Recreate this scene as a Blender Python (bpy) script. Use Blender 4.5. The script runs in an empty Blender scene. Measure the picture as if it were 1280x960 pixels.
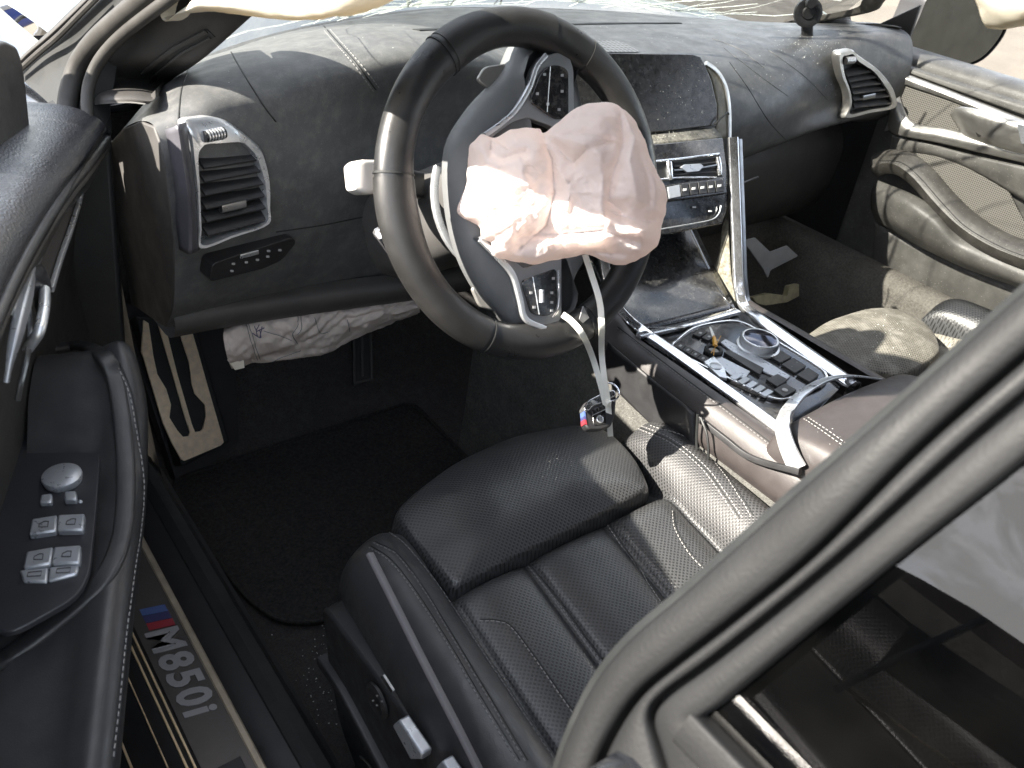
import bpy, bmesh, math, random
from mathutils import Vector, Matrix, noise
from mathutils.bvhtree import BVHTree
random.seed(7)
sc = bpy.context.scene
R = math.radians
# ------------------------------------------------------------------ camera
CAM = Vector((-0.956, -0.695, 1.0525)); YAW, PITCH, ROLL, FPX = 0.7062, 0.6012, 0.1218, 1099.0
_f = Vector((math.sin(YAW)*math.cos(PITCH), math.cos(YAW)*math.cos(PITCH), -math.sin(PITCH)))
_r = Vector((math.cos(YAW), -math.sin(YAW), 0)); _u = _r.cross(_f)
AX = _r*math.cos(ROLL) + _u*math.sin(ROLL); AY = -_r*math.sin(ROLL) + _u*math.cos(ROLL); AZ = _f
cd = bpy.data.cameras.new('camera'); co = bpy.data.objects.new('camera', cd); sc.collection.objects.link(co)
co.matrix_world = Matrix(((AX.x, AY.x, -AZ.x, CAM.x), (AX.y, AY.y, -AZ.y, CAM.y), (AX.z, AY.z, -AZ.z, CAM.z), (0, 0, 0, 1)))
cd.sensor_width = 36; cd.lens = FPX/1280*36; cd.clip_start = 0.02; cd.clip_end = 400
cd.dof.use_dof = True; cd.dof.focus_distance = 1.15; cd.dof.aperture_fstop = 13
sc.camera = co
# ------------------------------------------------------------------ light
SUN_TRAVEL = Vector((1.30, -0.32, -1.0)).normalized()
to_sun = -SUN_TRAVEL
w = bpy.data.worlds.new('World'); sc.world = w; w.use_nodes = True
nt = w.node_tree; N = nt.nodes; L = nt.links
bg = N['Background']; sky = N.new('ShaderNodeTexSky'); sky.sky_type = 'NISHITA'; sky.sun_disc = False
sky.sun_elevation = math.asin(to_sun.z); sky.sun_rotation = math.atan2(to_sun.x, to_sun.y)
tc = N.new('ShaderNodeTexCoord'); cn = N.new('ShaderNodeTexNoise'); cn.inputs['Scale'].default_value = 8.0; cn.inputs['Detail'].default_value = 5
cn.inputs['Distortion'].default_value = 0.6; cn.inputs['Roughness'].default_value = 0.62
cr = N.new('ShaderNodeValToRGB'); cr.color_ramp.elements[0].position = 0.50; cr.color_ramp.elements[1].position = 0.60
mx = N.new('ShaderNodeMixRGB'); mx.inputs['Color2'].default_value = (9.0, 8.9, 8.8, 1)
cm = N.new('ShaderNodeMapping'); cm.inputs['Location'].default_value = (.37, .21, .0); cm.inputs['Scale'].default_value = (1, 1, 2.2)
L.new(tc.outputs['Generated'], cm.inputs['Vector']); L.new(cm.outputs['Vector'], cn.inputs['Vector']); L.new(cn.outputs['Fac'], cr.inputs['Fac']); L.new(cr.outputs['Color'], mx.inputs['Fac'])
hs = N.new('ShaderNodeHueSaturation'); hs.inputs['Saturation'].default_value = 0.65
L.new(sky.outputs['Color'], hs.inputs['Color']); L.new(hs.outputs['Color'], mx.inputs['Color1']); L.new(mx.outputs['Color'], bg.inputs['Color']); bg.inputs['Strength'].default_value = 0.11
sl = bpy.data.lights.new('sun', 'SUN'); sl.energy = 5.0; sl.angle = R(0.53); sl.color = (1, 0.93, 0.83)
so = bpy.data.objects.new('sun', sl); sc.collection.objects.link(so); so.rotation_euler = SUN_TRAVEL.to_track_quat('-Z', 'Y').to_euler(); so.location = (-5, 3, 6)
sc.view_settings.view_transform = 'Standard'; sc.view_settings.look = 'None'; sc.view_settings.exposure = 2.4; sc.view_settings.gamma = 1
sc.view_settings.use_curve_mapping = False
sc.cycles.max_bounces = 6; sc.cycles.diffuse_bounces = 4; sc.cycles.glossy_bounces = 3; sc.cycles.transmission_bounces = 3; sc.cycles.transparent_max_bounces = 8; sc.cycles.caustics_reflective = False; sc.cycles.caustics_refractive = False
# ------------------------------------------------------------------ measuring helpers: photo pixel (1280x960) to a point on a plane of the car
def ray(px, py): return AX*((px-640)/FPX) - AY*((py-480)/FPX) + AZ
def onplane(px, py, p0, n):
    r = ray(px, py); return CAM + r*((p0-CAM).dot(n)/r.dot(n))
def X(px, py, x): return onplane(px, py, Vector((x, 0, 0)), Vector((1, 0, 0)))
def Y(px, py, y): return onplane(px, py, Vector((0, y, 0)), Vector((0, 1, 0)))
def Z(px, py, z): return onplane(px, py, Vector((0, 0, z)), Vector((0, 0, 1)))
# steering wheel frame
WT = R(25.77); WC = Vector((-.3705, 0, .6876)); WN = Vector((0, -math.cos(WT), math.sin(WT))); WU = Vector((1, 0, 0)); WV = WN.cross(WU)
def wl(a, b, h=0): return WC + WU*a + WV*b + WN*h
def W(px, py, h=0): return onplane(px, py, WC+WN*h, WN)
# driver's door frame (open about its hinge)
DT = R(23); DH = Vector((-.80, .42, 0)); DU = Vector((-math.sin(DT), -math.cos(DT), 0)); DN = Vector((math.cos(DT), -math.sin(DT), 0))
def dl(u, w_, z): return DH + DU*u + DN*w_ + Vector((0, 0, z))
def D(px, py, w_): return onplane(px, py, DH+DN*w_, DN)
# side-glass plane (tumblehome)
GN = Vector((-.88, 0, .475)).normalized(); GP = Vector((-.70, -.55, .80))
def G(px, py, off=0): return onplane(px, py, GP+GN*off, GN)
# ------------------------------------------------------------------ object helpers
COL = sc.collection
def tag(o, label=None, cat=None, group=None, kind=None):
    if label: o['label'] = label
    if cat: o['category'] = cat
    if group: o['group'] = group
    if kind: o['kind'] = kind
    return o
def thing(name, loc, label, cat, group=None):
    o = bpy.data.objects.new(name, None); COL.objects.link(o); o.location = loc; o.empty_display_size = .05
    return tag(o, label, cat, group)
WORLDM = {}
def place(o, parent):
    if parent is not None:
        o.parent = parent
        off = parent.location.copy() if parent.parent is None else Vector((0, 0, 0))
        o.matrix_parent_inverse = Matrix.Translation(-off)
def mesh(name, vs, fs, mat, parent=None, smooth=True, sharp=40, bevel=0, solid=0, offset=-1, subsurf=0, seg=2):
    m = bpy.data.meshes.new(name); m.from_pydata([tuple(v) for v in vs], [], fs)
    bm = bmesh.new(); bm.from_mesh(m); bmesh.ops.recalc_face_normals(bm, faces=bm.faces)
    bm.to_mesh(m); bm.free()
    if smooth:
        m.polygons.foreach_set('use_smooth', [True]*len(m.polygons))
        if sharp: m.set_sharp_from_angle(angle=R(sharp))
    m.materials.append(mat)
    o = bpy.data.objects.new(name, m); COL.objects.link(o); place(o, parent)
    if solid:
        s = o.modifiers.new('solid', 'SOLIDIFY'); s.thickness = solid; s.offset = offset
    if bevel:
        b = o.modifiers.new('bevel', 'BEVEL'); b.width = bevel; b.segments = seg; b.limit_method = 'ANGLE'; b.angle_limit = R(35)
    if subsurf:
        s = o.modifiers.new('sub', 'SUBSURF'); s.levels = s.render_levels = subsurf
    return o
def crom(P, n, closed=False):
    """n points along a Catmull-Rom curve through P"""
    P = [Vector(p) for p in P]; k = len(P); out = []
    segs = k if closed else k-1
    for i in range(n):
        t = i/(n if closed else n-1)*segs; j = min(int(t), segs-1); t -= j
        if closed: a, b, c, d = P[(j-1) % k], P[j % k], P[(j+1) % k], P[(j+2) % k]
        else:
            b, c = P[j], P[j+1]; a = P[j-1] if j > 0 else b*2-c; d = P[j+2] if j+2 < k else c*2-b
        out.append(.5*((2*b) + (c-a)*t + (2*a-5*b+4*c-d)*t*t + (3*b-a-3*c+d)*t*t*t))
    return out
def loftgrid(rows, nu, nv):
    A = [crom(r, nv) for r in rows]; cols = [crom([a[j] for a in A], nu) for j in range(nv)]
    return [[cols[j][i] for j in range(nv)] for i in range(nu)]
def gridfaces(nu, nv, cu=False, cv=False):
    F = []
    for i in range(nu if cu else nu-1):
        for j in range(nv if cv else nv-1):
            F.append((i*nv+j, i*nv+(j+1) % nv, ((i+1) % nu)*nv+(j+1) % nv, ((i+1) % nu)*nv+j))
    return F
def gridobj(name, g, mat, parent, **k):
    nu, nv = len(g), len(g[0])
    return mesh(name, [p for r in g for p in r], gridfaces(nu, nv), mat, parent, **k)
def loft(name, rows, mat, parent, nu=24, nv=24, **k): return gridobj(name, loftgrid(rows, nu, nv), mat, parent, **k)
def sweep(name, pts, prof, mat, parent, up=None, closed=False, n=0, smooth_prof=True, scale=None, caps=True, **k):
    """prof: list of (a,b): a along side, b along up. up: vector or list of vectors"""
    if n: pts = crom(pts, n, closed)
    pts = [Vector(p) for p in pts]; m = len(pts); vs = []; q = len(prof)
    prevn = None
    for i, p in enumerate(pts):
        if closed: t = pts[(i+1) % m]-pts[i-1]
        else: t = pts[min(i+1, m-1)]-pts[max(i-1, 0)]
        t = t.normalized() if t.length > 1e-9 else Vector((0, 0, 1))
        if up is None:
            if prevn is None: u_ = t.orthogonal().normalized()
            else: u_ = (prevn - t*prevn.dot(t)).normalized()
            prevn = u_
        else:
            u_ = up[i] if isinstance(up, list) else up
            u_ = (u_ - t*u_.dot(t)).normalized()
        s_ = t.cross(u_)
        sc_ = scale(i/(m-1)) if scale else 1
        for a, b in prof: vs.append(p + s_*a*sc_ + u_*b*sc_)
    F = gridfaces(m, q, closed, True)
    if not closed and caps: F += [tuple(range(q))[::-1], tuple((m-1)*q+j for j in range(q))]
    return mesh(name, vs, F, mat, parent, **k)
def circ(r, n=10, rb=None): rb = rb or r; return [(r*math.cos(2*math.pi*i/n), rb*math.sin(2*math.pi*i/n)) for i in range(n)]
def rrect(a, b, r, n=3):
    out = []
    for cx, cy, s in ((a-r, b-r, 0), (-a+r, b-r, 90), (-a+r, -b+r, 180), (a-r, -b+r, 270)):
        for i in range(n+1):
            t = R(s+90*i/n); out.append((cx+r*math.cos(t), cy+r*math.sin(t)))
    return out
def tube(name, pts, r, mat, parent, seg=8, **k): return sweep(name, pts, circ(r, seg), mat, parent, **k)
def rpoly(P, r=.006, n=4, closed=True):
    """round the corners of a 3-D polygon"""
    P = [Vector(p) for p in P]; out = []; k = len(P)
    for i in range(k):
        a, b, c = P[i-1], P[i], P[(i+1) % k]; d1 = a-b; d2 = c-b
        rr = min(r, d1.length*.45, d2.length*.45); p = b+d1.normalized()*rr; q = b+d2.normalized()*rr
        for j in range(n+1):
            t = j/n; out.append(p*(1-t)**2 + b*2*t*(1-t) + q*t*t)
    return out
def normal_of(P):
    n = Vector((0, 0, 0)); k = len(P)
    for i in range(k):
        a, b = P[i], P[(i+1) % k]; n += Vector(((a.y-b.y)*(a.z+b.z), (a.z-b.z)*(a.x+b.x), (a.x-b.x)*(a.y+b.y)))
    return n.normalized()
def slab(name, P, th, mat, parent, nrm=None, bevel=.0008, sharp=35, **k):
    """outline P extruded by th behind its face (face towards nrm or the camera)"""
    P = [Vector(p) for p in P]; n = nrm or normal_of(P)
    if nrm is None and n.dot(CAM-P[0]) < 0: n = -n
    m = len(P); vs = P + [p-n*th for p in P]
    F = [tuple(range(m)), tuple(range(2*m-1, m-1, -1))] + [(i, (i+1) % m, m+(i+1) % m, m+i) for i in range(m)]
    return mesh(name, vs, F, mat, parent, bevel=bevel, sharp=sharp, **k)
def ringslab(name, P, inset, th, mat, parent, nrm=None, bevel=.0008, lift=0, **k):
    """frame: outline P with an inner outline inset towards the centre"""
    P = [Vector(p) for p in P]; c = sum(P, Vector())/len(P); n = nrm or normal_of(P)
    if nrm is None and n.dot(CAM-P[0]) < 0: n = -n
    Q = []
    m = len(P)
    for i in range(m):
        t = (P[(i+1) % m]-P[i-1]).normalized(); s = n.cross(t)
        if s.dot(c-P[i]) < 0: s = -s
        Q.append(P[i]+s*inset)
    vs = [p+n*lift for p in P]+[q+n*lift for q in Q]+[q-n*th for q in Q]+[p-n*th for p in P]; F = []
    for a in range(4):
        b = (a+1) % 4
        for i in range(m): F.append((a*m+i, a*m+(i+1) % m, b*m+(i+1) % m, b*m+i))
    return mesh(name, vs, F, mat, parent, bevel=bevel, **k)
def box(name, c, s, mat, parent, rot=None, bevel=.002, **k):
    c = Vector(c); M_ = rot or Matrix.Identity(3); vs = []
    for x in (-1, 1):
        for y in (-1, 1):
            for z in (-1, 1): vs.append(c + M_ @ Vector((x*s[0]/2, y*s[1]/2, z*s[2]/2)))
    F = [(0, 1, 3, 2), (4, 6, 7, 5), (0, 4, 5, 1), (2, 3, 7, 6), (0, 2, 6, 4), (1, 5, 7, 3)]
    return mesh(name, vs, F, mat, parent, bevel=bevel, **k)
def lathe(name, c, axis, prof, mat, parent, n=40, **k):
    """prof: (radius, height) pairs"""
    axis = axis.normalized(); e1 = axis.orthogonal().normalized(); e2 = axis.cross(e1); vs = []; c = Vector(c)
    for r_, h in prof:
        for i in range(n):
            t = 2*math.pi*i/n; vs.append(c+axis*h+(e1*math.cos(t)+e2*math.sin(t))*r_)
    F = gridfaces(len(prof), n, False, True)
    F.append(tuple(range(n))); F.append(tuple((len(prof)-1)*n+i for i in range(n)))
    return mesh(name, vs, F, mat, parent, **k)
def bvh(o):
    m = o.data; W_ = [v.co.copy() for v in m.vertices]
    return BVHTree.FromPolygons(W_, [tuple(p.vertices) for p in m.polygons])
def hit(tree, px, py, lift=.0):
    r = ray(px, py).normalized(); h = tree.ray_cast(CAM, r)
    if h[0] is None: return None
    n = h[1] if h[1].dot(r) < 0 else -h[1]
    return h[0]+n*lift, n
def drape(tree, path, n, lift=0):
    """points on a surface along a pixel path"""
    C_ = crom([Vector((a, b, 0)) for a, b in path], n); out = []; ns = []
    for c in C_:
        h = hit(tree, c.x, c.y, lift)
        if h: out.append(h[0]); ns.append(h[1])
    return out, ns
def stitches(name, pts, ns, mat, parent, pitch=.006, ln=.0038, r=.0006):
    """a run of thread stitches as one part"""
    vs = []; F = []; acc = 0; nxt = 0
    for i in range(len(pts)-1):
        d = pts[i+1]-pts[i]; l = d.length
        if l < 1e-6 or l > .05: continue
        t = d/l
        while nxt < acc+l:
            p = pts[i]+t*(nxt-acc); n_ = ns[i]; s = t.cross(n_).normalized(); b = len(vs)
            for e in (0, ln):
                for a, h in ((-r, 0), (0, r*1.3), (r, 0)): vs.append(p+t*e+s*a+n_*h)
            F += [(b, b+1, b+4, b+3), (b+1, b+2, b+5, b+4)]
            nxt += pitch
        acc += l
    if vs: return tag(mesh(name, vs, F, mat, parent, sharp=0), kind='stuff')
# ------------------------------------------------------------------ materials
def mk(name, col, rough=.5, metal=0, spec=.5, var=None, bump=None, dust=None, perf=None, coat=0, sheen=0, trans=None, alpha=None, weave=None, bump2=None):
    m = bpy.data.materials.new(name); m.use_nodes = True; nt = m.node_tree; N = nt.nodes; L = nt.links; b = N['Principled BSDF']
    b.inputs['Base Color'].default_value = (*col, 1); b.inputs['Roughness'].default_value = rough; b.inputs['Metallic'].default_value = metal
    b.inputs['Specular IOR Level'].default_value = spec; b.inputs['Coat Weight'].default_value = coat; b.inputs['Coat Roughness'].default_value = .08
    if sheen: b.inputs['Sheen Weight'].default_value = sheen; b.inputs['Sheen Roughness'].default_value = .5
    tc = N.new('ShaderNodeTexCoord'); last = None; hgt = None
    def mixc(c1, c2, fac, mode='MIX'):
        x = N.new('ShaderNodeMixRGB'); x.blend_type = mode
        for i, v in ((1, c1), (2, c2)):
            if isinstance(v, tuple): x.inputs[i].default_value = (*v, 1)
            else: L.new(v, x.inputs[i])
        if isinstance(fac, (int, float)): x.inputs[0].default_value = fac
        else: L.new(fac, x.inputs[0])
        return x.outputs[0]
    def ramp(src, a, b_, lo=0, hi=1):
        r_ = N.new('ShaderNodeMapRange'); r_.inputs[1].default_value = a; r_.inputs[2].default_value = b_; r_.inputs[3].default_value = lo; r_.inputs[4].default_value = hi
        L.new(src, r_.inputs[0]); return r_.outputs[0]
    def nz(scale, detail=3, rough_=.6):
        n = N.new('ShaderNodeTexNoise'); n.inputs['Scale'].default_value = scale; n.inputs['Detail'].default_value = detail; n.inputs['Roughness'].default_value = rough_
        L.new(tc.outputs['Object'], n.inputs['Vector']); return n.outputs['Fac']
    c = col
    if var:   # (scale, amount)
        f = ramp(nz(var[0]), .3, .7); c = mixc(tuple(v*(1-var[1]) for v in col), tuple(min(1, v*(1+var[1])) for v in col), f)
        rr = ramp(nz(var[0]*1.7), .3, .7, max(.02, rough-.08), min(1, rough+.1)); L.new(rr, b.inputs['Roughness'])
    if perf:  # (pitch m, hole radius fraction, axes) holes in rows
        mp = N.new('ShaderNodeMapping'); mp.inputs['Rotation'].default_value = perf[2]; mp.inputs['Scale'].default_value = (1/perf[0],)*3
        vo = N.new('ShaderNodeTexVoronoi'); vo.voronoi_dimensions = '2D'; vo.inputs['Randomness'].default_value = 0; vo.inputs['Scale'].default_value = 1
        L.new(tc.outputs['Object'], mp.inputs[0]); L.new(mp.outputs[0], vo.inputs['Vector'])
        f = ramp(vo.outputs['Distance'], perf[1], perf[1]+.12); c = mixc(tuple(v*.3 for v in col) if len(perf) < 4 else perf[3], c, f); hgt = f
    if weave:  # ribbed cloth: (pitch, rotation, depth colour)
        mp = N.new('ShaderNodeMapping'); mp.inputs['Rotation'].default_value = weave[1]; wv = N.new('ShaderNodeTexWave'); wv.inputs['Scale'].default_value = 1/weave[0]/6.28*3.14
        L.new(tc.outputs['Object'], mp.inputs[0]); L.new(mp.outputs[0], wv.inputs['Vector']); c = mixc(weave[2], c, wv.outputs['Fac']); hgt = wv.outputs['Fac']
    if dust:  # (amount, scale, colour) settled dust and specks
        up = N.new('ShaderNodeNewGeometry')
        f1 = ramp(nz(dust[1], 5, .7), .45, .75, 0, dust[0]); c = mixc(c, dust[2], f1)
        f2 = ramp(nz(dust[1]*14, 1, .5), .68, .74, 0, min(1, dust[0]*1.6)); c = mixc(c, dust[2], f2)
    if not isinstance(c, tuple): L.new(c, b.inputs['Base Color'])
    bumps = []
    if bump: bumps.append((nz(bump[0], 1), bump[1], bump[2]))
    if bump2: bumps.append((nz(bump2[0], 2), bump2[1], bump2[2]))
    if hgt is not None: bumps.append((hgt, .3, perf[0]*.25 if perf else weave[0]*.3))
    prev = None
    for src, st, ds in bumps:
        bp = N.new('ShaderNodeBump'); bp.inputs['Strength'].default_value = st; bp.inputs['Distance'].default_value = ds; L.new(src, bp.inputs['Height'])
        if prev: L.new(prev, bp.inputs['Normal'])
        prev = bp.outputs[0]
    if prev: L.new(prev, b.inputs['Normal'])
    if trans:  # thin cloth: light through it
        t = N.new('ShaderNodeBsdfTranslucent'); t.inputs[0].default_value = (*trans[1], 1); ms = N.new('ShaderNodeMixShader'); ms.inputs[0].default_value = trans[0]
        if prev: L.new(prev, t.inputs['Normal'])
        L.new(b.outputs[0], ms.inputs[1]); L.new(t.outputs[0], ms.inputs[2]); L.new(ms.outputs[0], N['Material Output'].inputs[0])
    return m
def mkglass(name, tint, refl=1.0, rough=.02, smudge=0):
    m = bpy.data.materials.new(name); m.use_nodes = True; nt = m.node_tree; N = nt.nodes; L = nt.links; N.remove(N['Principled BSDF'])
    t = N.new('ShaderNodeBsdfTransparent'); t.inputs[0].default_value = (*tint, 1); g = N.new('ShaderNodeBsdfGlossy'); g.inputs['Roughness'].default_value = rough
    fr = N.new('ShaderNodeFresnel'); fr.inputs[0].default_value = 1.55; ms = N.new('ShaderNodeMixShader')
    mu = N.new('ShaderNodeMath'); mu.operation = 'MULTIPLY'; mu.inputs[1].default_value = refl; L.new(fr.outputs[0], mu.inputs[0])
    L.new(mu.outputs[0], ms.inputs[0]); L.new(t.outputs[0], ms.inputs[1]); L.new(g.outputs[0], ms.inputs[2]); out = ms.outputs[0]
    if smudge:
        d = N.new('ShaderNodeBsdfDiffuse'); d.inputs[0].default_value = (.5, .49, .46, 1); tc = N.new('ShaderNodeTexCoord'); n = N.new('ShaderNodeTexNoise'); n.inputs['Scale'].default_value = 18; n.inputs['Detail'].default_value = 8
        r_ = N.new('ShaderNodeMapRange'); r_.inputs[1].default_value = .4; r_.inputs[2].default_value = .8; r_.inputs[4].default_value = smudge; m2 = N.new('ShaderNodeMixShader')
        L.new(tc.outputs['Object'], n.inputs['Vector']); L.new(n.outputs['Fac'], r_.inputs[0]); L.new(r_.outputs[0], m2.inputs[0]); L.new(out, m2.inputs[1]); L.new(d.outputs[0], m2.inputs[2]); out = m2.outputs[0]
    L.new(out, N['Material Output'].inputs[0]); return m
DUST = (.42, .40, .36)
leather = mk('black_leather', (.030, .030, .031), .40, bump=(900, .25, .0006), bump2=(60, .12, .002), var=(40, .15))
leather_perf = mk('perforated_leather', (.040, .041, .042), .34, bump=(900, .2, .0005), perf=(.0042, .25, (0, 0, .85)))
leather_perf_side = mk('perforated_bolster_leather', (.046, .046, .047), .42, bump=(900, .2, .0005), perf=(.0042, .25, (0, R(37), .85)))
leather_brown = mk('brown_black_leather', (.036, .031, .030), .45, bump=(900, .3, .0006), var=(30, .15))
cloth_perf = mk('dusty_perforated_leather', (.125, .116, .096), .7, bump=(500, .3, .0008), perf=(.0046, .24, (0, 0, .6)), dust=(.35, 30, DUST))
dash_mat = mk('dashboard_skin', (.078, .080, .081), .44, bump=(700, .4, .0006), bump2=(25, .15, .003), var=(14, .2), dust=(.14, 60, DUST))
dash_low = mk('lower_dash_plastic', (.058, .055, .052), .58, bump=(1100, .35, .0005), var=(20, .15))
trim_dark = mk('pillar_trim', (.034, .032, .030), .62, bump=(900, .35, .0005), var=(12, .2))
plastic = mk('black_plastic', (.018, .018, .019), .45, bump=(1200, .3, .0004), var=(30, .15))
piano = mk('gloss_black', (.016, .016, .017), .16, coat=.6, var=(60, .2), dust=(.10, 160, DUST))
screenm = mk('dusty_screen', (.016, .016, .016), .22, var=(50, .2), dust=(.06, 150, DUST))
silver = mk('satin_silver', (.66, .68, .70), .32, .75, var=(60, .08), bump=(300, .05, .0004))
chrome = mk('bright_chrome', (.80, .81, .83), .16, .92, var=(80, .05))
darksilver = mk('dark_silver', (.30, .31, .32), .34, 1, var=(60, .1))
bluegrey = mk('pale_silver_paint', (.42, .44, .47), .32, .6, var=(70, .06))
alu = mk('brushed_aluminium', (.74, .60, .44), .5, .25, bump=(420, .12, .0004), var=(90, .12))
warm_chrome = mk('chrome_warm_tint', (.90, .70, .45), .35, .55, var=(40, .1))  # chrome; the warm light it reflects is put into the colour
warmedge = mk('warm_sill_edge', (.40, .34, .26), .5, .4, var=(30, .2))  # metal edge with its warm reflection put into the colour
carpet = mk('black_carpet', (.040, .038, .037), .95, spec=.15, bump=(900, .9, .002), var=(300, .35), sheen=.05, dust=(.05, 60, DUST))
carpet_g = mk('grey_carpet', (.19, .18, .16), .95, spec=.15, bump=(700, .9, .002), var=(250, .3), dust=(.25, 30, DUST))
carpet_m = mk('tunnel_carpet', (.085, .084, .078), .95, spec=.15, bump=(700, .9, .002), var=(250, .3), dust=(.1, 30, DUST))
matm = mk('floor_mat', (.034, .033, .032), .95, spec=.12, bump=(1200, .9, .002), var=(220, .4))
rubber = mk('rubber_seal', (.036, .034, .031), .58, spec=.35, bump=(600, .25, .0005), var=(25, .25))
blackrub = mk('black_rubber', (.011, .012, .012), .6, bump=(500, .3, .0006), var=(25, .2))
bagm = mk('airbag_nylon', (.93, .86, .83), .85, spec=.2, bump=(1500, .25, .0003), bump2=(55, .5, .006), trans=(.46, (.98, .85, .79)))
kneem = mk('knee_airbag_cloth', (.50, .44, .40), .9, spec=.15, bump=(1500, .3, .0004), bump2=(40, .3, .004), var=(18, .12))
curtm = mk('curtain_airbag_cloth', (.82, .77, .66), .85, spec=.15, bump=(900, .3, .0004), trans=(.2, (.9, .8, .6)))
zipm = mk('zip_tie_nylon', (.92, .92, .86), .4, trans=(.15, (.9, .9, .8)))
whitep = mk('white_marking', (.70, .70, .70), .6)
dimwhite = mk('grey_marking', (.36, .36, .36), .6)
threadm = mk('grey_thread', (.13, .13, .13), .8)
thread_l = mk('pale_thread', (.22, .215, .21), .8)
bluep = mk('blue_stripe', (.07, .11, .26), .4); purplep = mk('dark_blue_stripe', (.045, .045, .12), .4); redp = mk('red_stripe', (.26, .03, .04), .4)
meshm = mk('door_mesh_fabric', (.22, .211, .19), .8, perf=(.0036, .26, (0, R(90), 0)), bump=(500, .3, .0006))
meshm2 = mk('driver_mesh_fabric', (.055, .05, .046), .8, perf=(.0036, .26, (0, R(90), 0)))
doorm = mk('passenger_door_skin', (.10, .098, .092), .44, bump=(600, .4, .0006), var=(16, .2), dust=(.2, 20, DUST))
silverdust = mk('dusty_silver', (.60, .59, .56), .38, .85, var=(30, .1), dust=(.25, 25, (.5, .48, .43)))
foam = mk('yellowed_foam', (.62, .56, .36), .8, var=(60, .15)); greyplate = mk('grey_plate', (.40, .41, .41), .6, var=(30, .1))
amber = mk('amber_plastic', (.62, .32, .04), .3)
concrete = mk('concrete_ground', (.105, .09, .07), .9, bump=(40, .4, .01), var=(1.5, .18))
paint = mk('black_car_paint', (.01, .011, .013), .18, coat=1, var=(40, .1))
tinted = mkglass('tinted_glass', (.14, .14, .145), 1.0, .012, .004)
clear = mkglass('clear_glass', (.93, .95, .94), .7, .02)
mirrorm = mk('mirror_glass', (.10, .11, .11), .08, 1, var=(30, .1))
housing = mk('mirror_housing', (.03, .03, .032), .35)
crackm = mk('crushed_glass', (.75, .80, .72), .3)
webm = mk('belt_webbing', (.22, .21, .19), .8, weave=(.004, (0, 0, 0), (.10, .095, .09)))
bluecar = mk('blue_paint', (.03, .05, .18), .2, coat=.8); scrapm = mk('scrap_plastic', (.28, .30, .31), .4, var=(20, .3)); tan = mk('tan_cardboard', (.45, .34, .22), .8, var=(20, .2))
UPZ = Vector((0, 0, 1))
# ================================================================== SETTING
gs = 60
tag(mesh('ground', [(-gs, -gs, -.34), (gs, -gs, -.34), (gs, gs, -.34), (-gs, gs, -.34)], [(0, 1, 2, 3)], concrete), kind='structure')
yw = []
for k, (y, h) in enumerate(((-9, 2.5), (-5, 2.8), (-2, 3.2), (.5, 3.4), (3, 3.1), (7, 3.3), (12, 2.7))): yw.append([Vector((-9.0, y, z)) for z in (-.34, .6, 1.6, h)])
o = loft('yard_wall', yw, mk('dark_yard_wall', (.03, .03, .03), .9, var=(1.5, .4)), None, 30, 8, solid=.2)
tag(o, 'dark yard wall seen only as a reflection in the rear window', 'wall')
# ================================================================== CAR BODY SHELL
car = thing('car', (0, -.4, -.2), 'black car shell with pillars, roof, lettered sill and cracked windshield around the cabin', 'car')
rows = []
for y, z in ((-1.3, -.02), (-.6, 0), (0, 0), (.3, 0), (.5, .012), (.60, .07), (.72, .24), (.80, .48), (.83, .66)):
    rows.append([(x, y, z) for x in (-.69, -.5, -.3, -.1, .1, .3, .5, .665)])
loft('carpet', rows, carpet, car, 40, 24)
# left sill, swept along the car
ys = [-.95 + i*.05 for i in range(29)]
def sill_strip(name, prof, mat, y0=-.95, y1=.46, bevel=0, sharp=35):
    n = 24; vs = []; q = len(prof)
    for i in range(n):
        y = y0+(y1-y0)*i/(n-1)
        for x, z in prof: vs.append((x, y, z))
    return mesh(name, vs, gridfaces(n, q), mat, car, sharp=sharp, bevel=bevel)
sill_strip('kick_trim', [(-.672, -.02), (-.676, .03), (-.684, .07), (-.69, .095), (-.70, .100)], plastic)
sill_strip('sill_seal', [(-.698, .095), (-.700, .112), (-.708, .124), (-.722, .128), (-.734, .122), (-.738, .112)], blackrub)
sill_strip('sill_cover', [(-.733, .119), (-.745, .117), (-.758, .116), (-.766, .112)], plastic)
sill_strip('sill_edge_strip', [(-.7655, .108), (-.766, .119), (-.768, .1215), (-.774, .1215), (-.776, .117)], warmedge)
sillplate = mk('sill_plate_metal', (.12, .11, .105), .38, .6, var=(20, .1), bump=(600, .1, .0003))
sill_strip('sill_plate', [(-.775, .1185), (-.80, .1195), (-.826, .119)], sillplate, -.6, .36)
sill_strip('sill_under', [(-.765, .112), (-.80, .1145), (-.842, .113), (-.862, .098), (-.872, .085), (-.90, .065), (-.93, -.02), (-.93, -.14), (-.88, -.2), (-.6, -.2)], plastic)
for a, b in ((-.829, -.832), (-.8365, -.8395), (-.8535, -.8555), (-.8835, -.8865)):
    zz = {-.829: .1165, -.8365: .1165, -.8535: .110, -.8835: .0805}[a]
    sill_strip('polished_strip', [(a, zz-.002), (a-.0004, zz+.0015), (b+.0004, zz+.0015), (b, zz-.002)], warm_chrome, -.6, .36)
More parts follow.
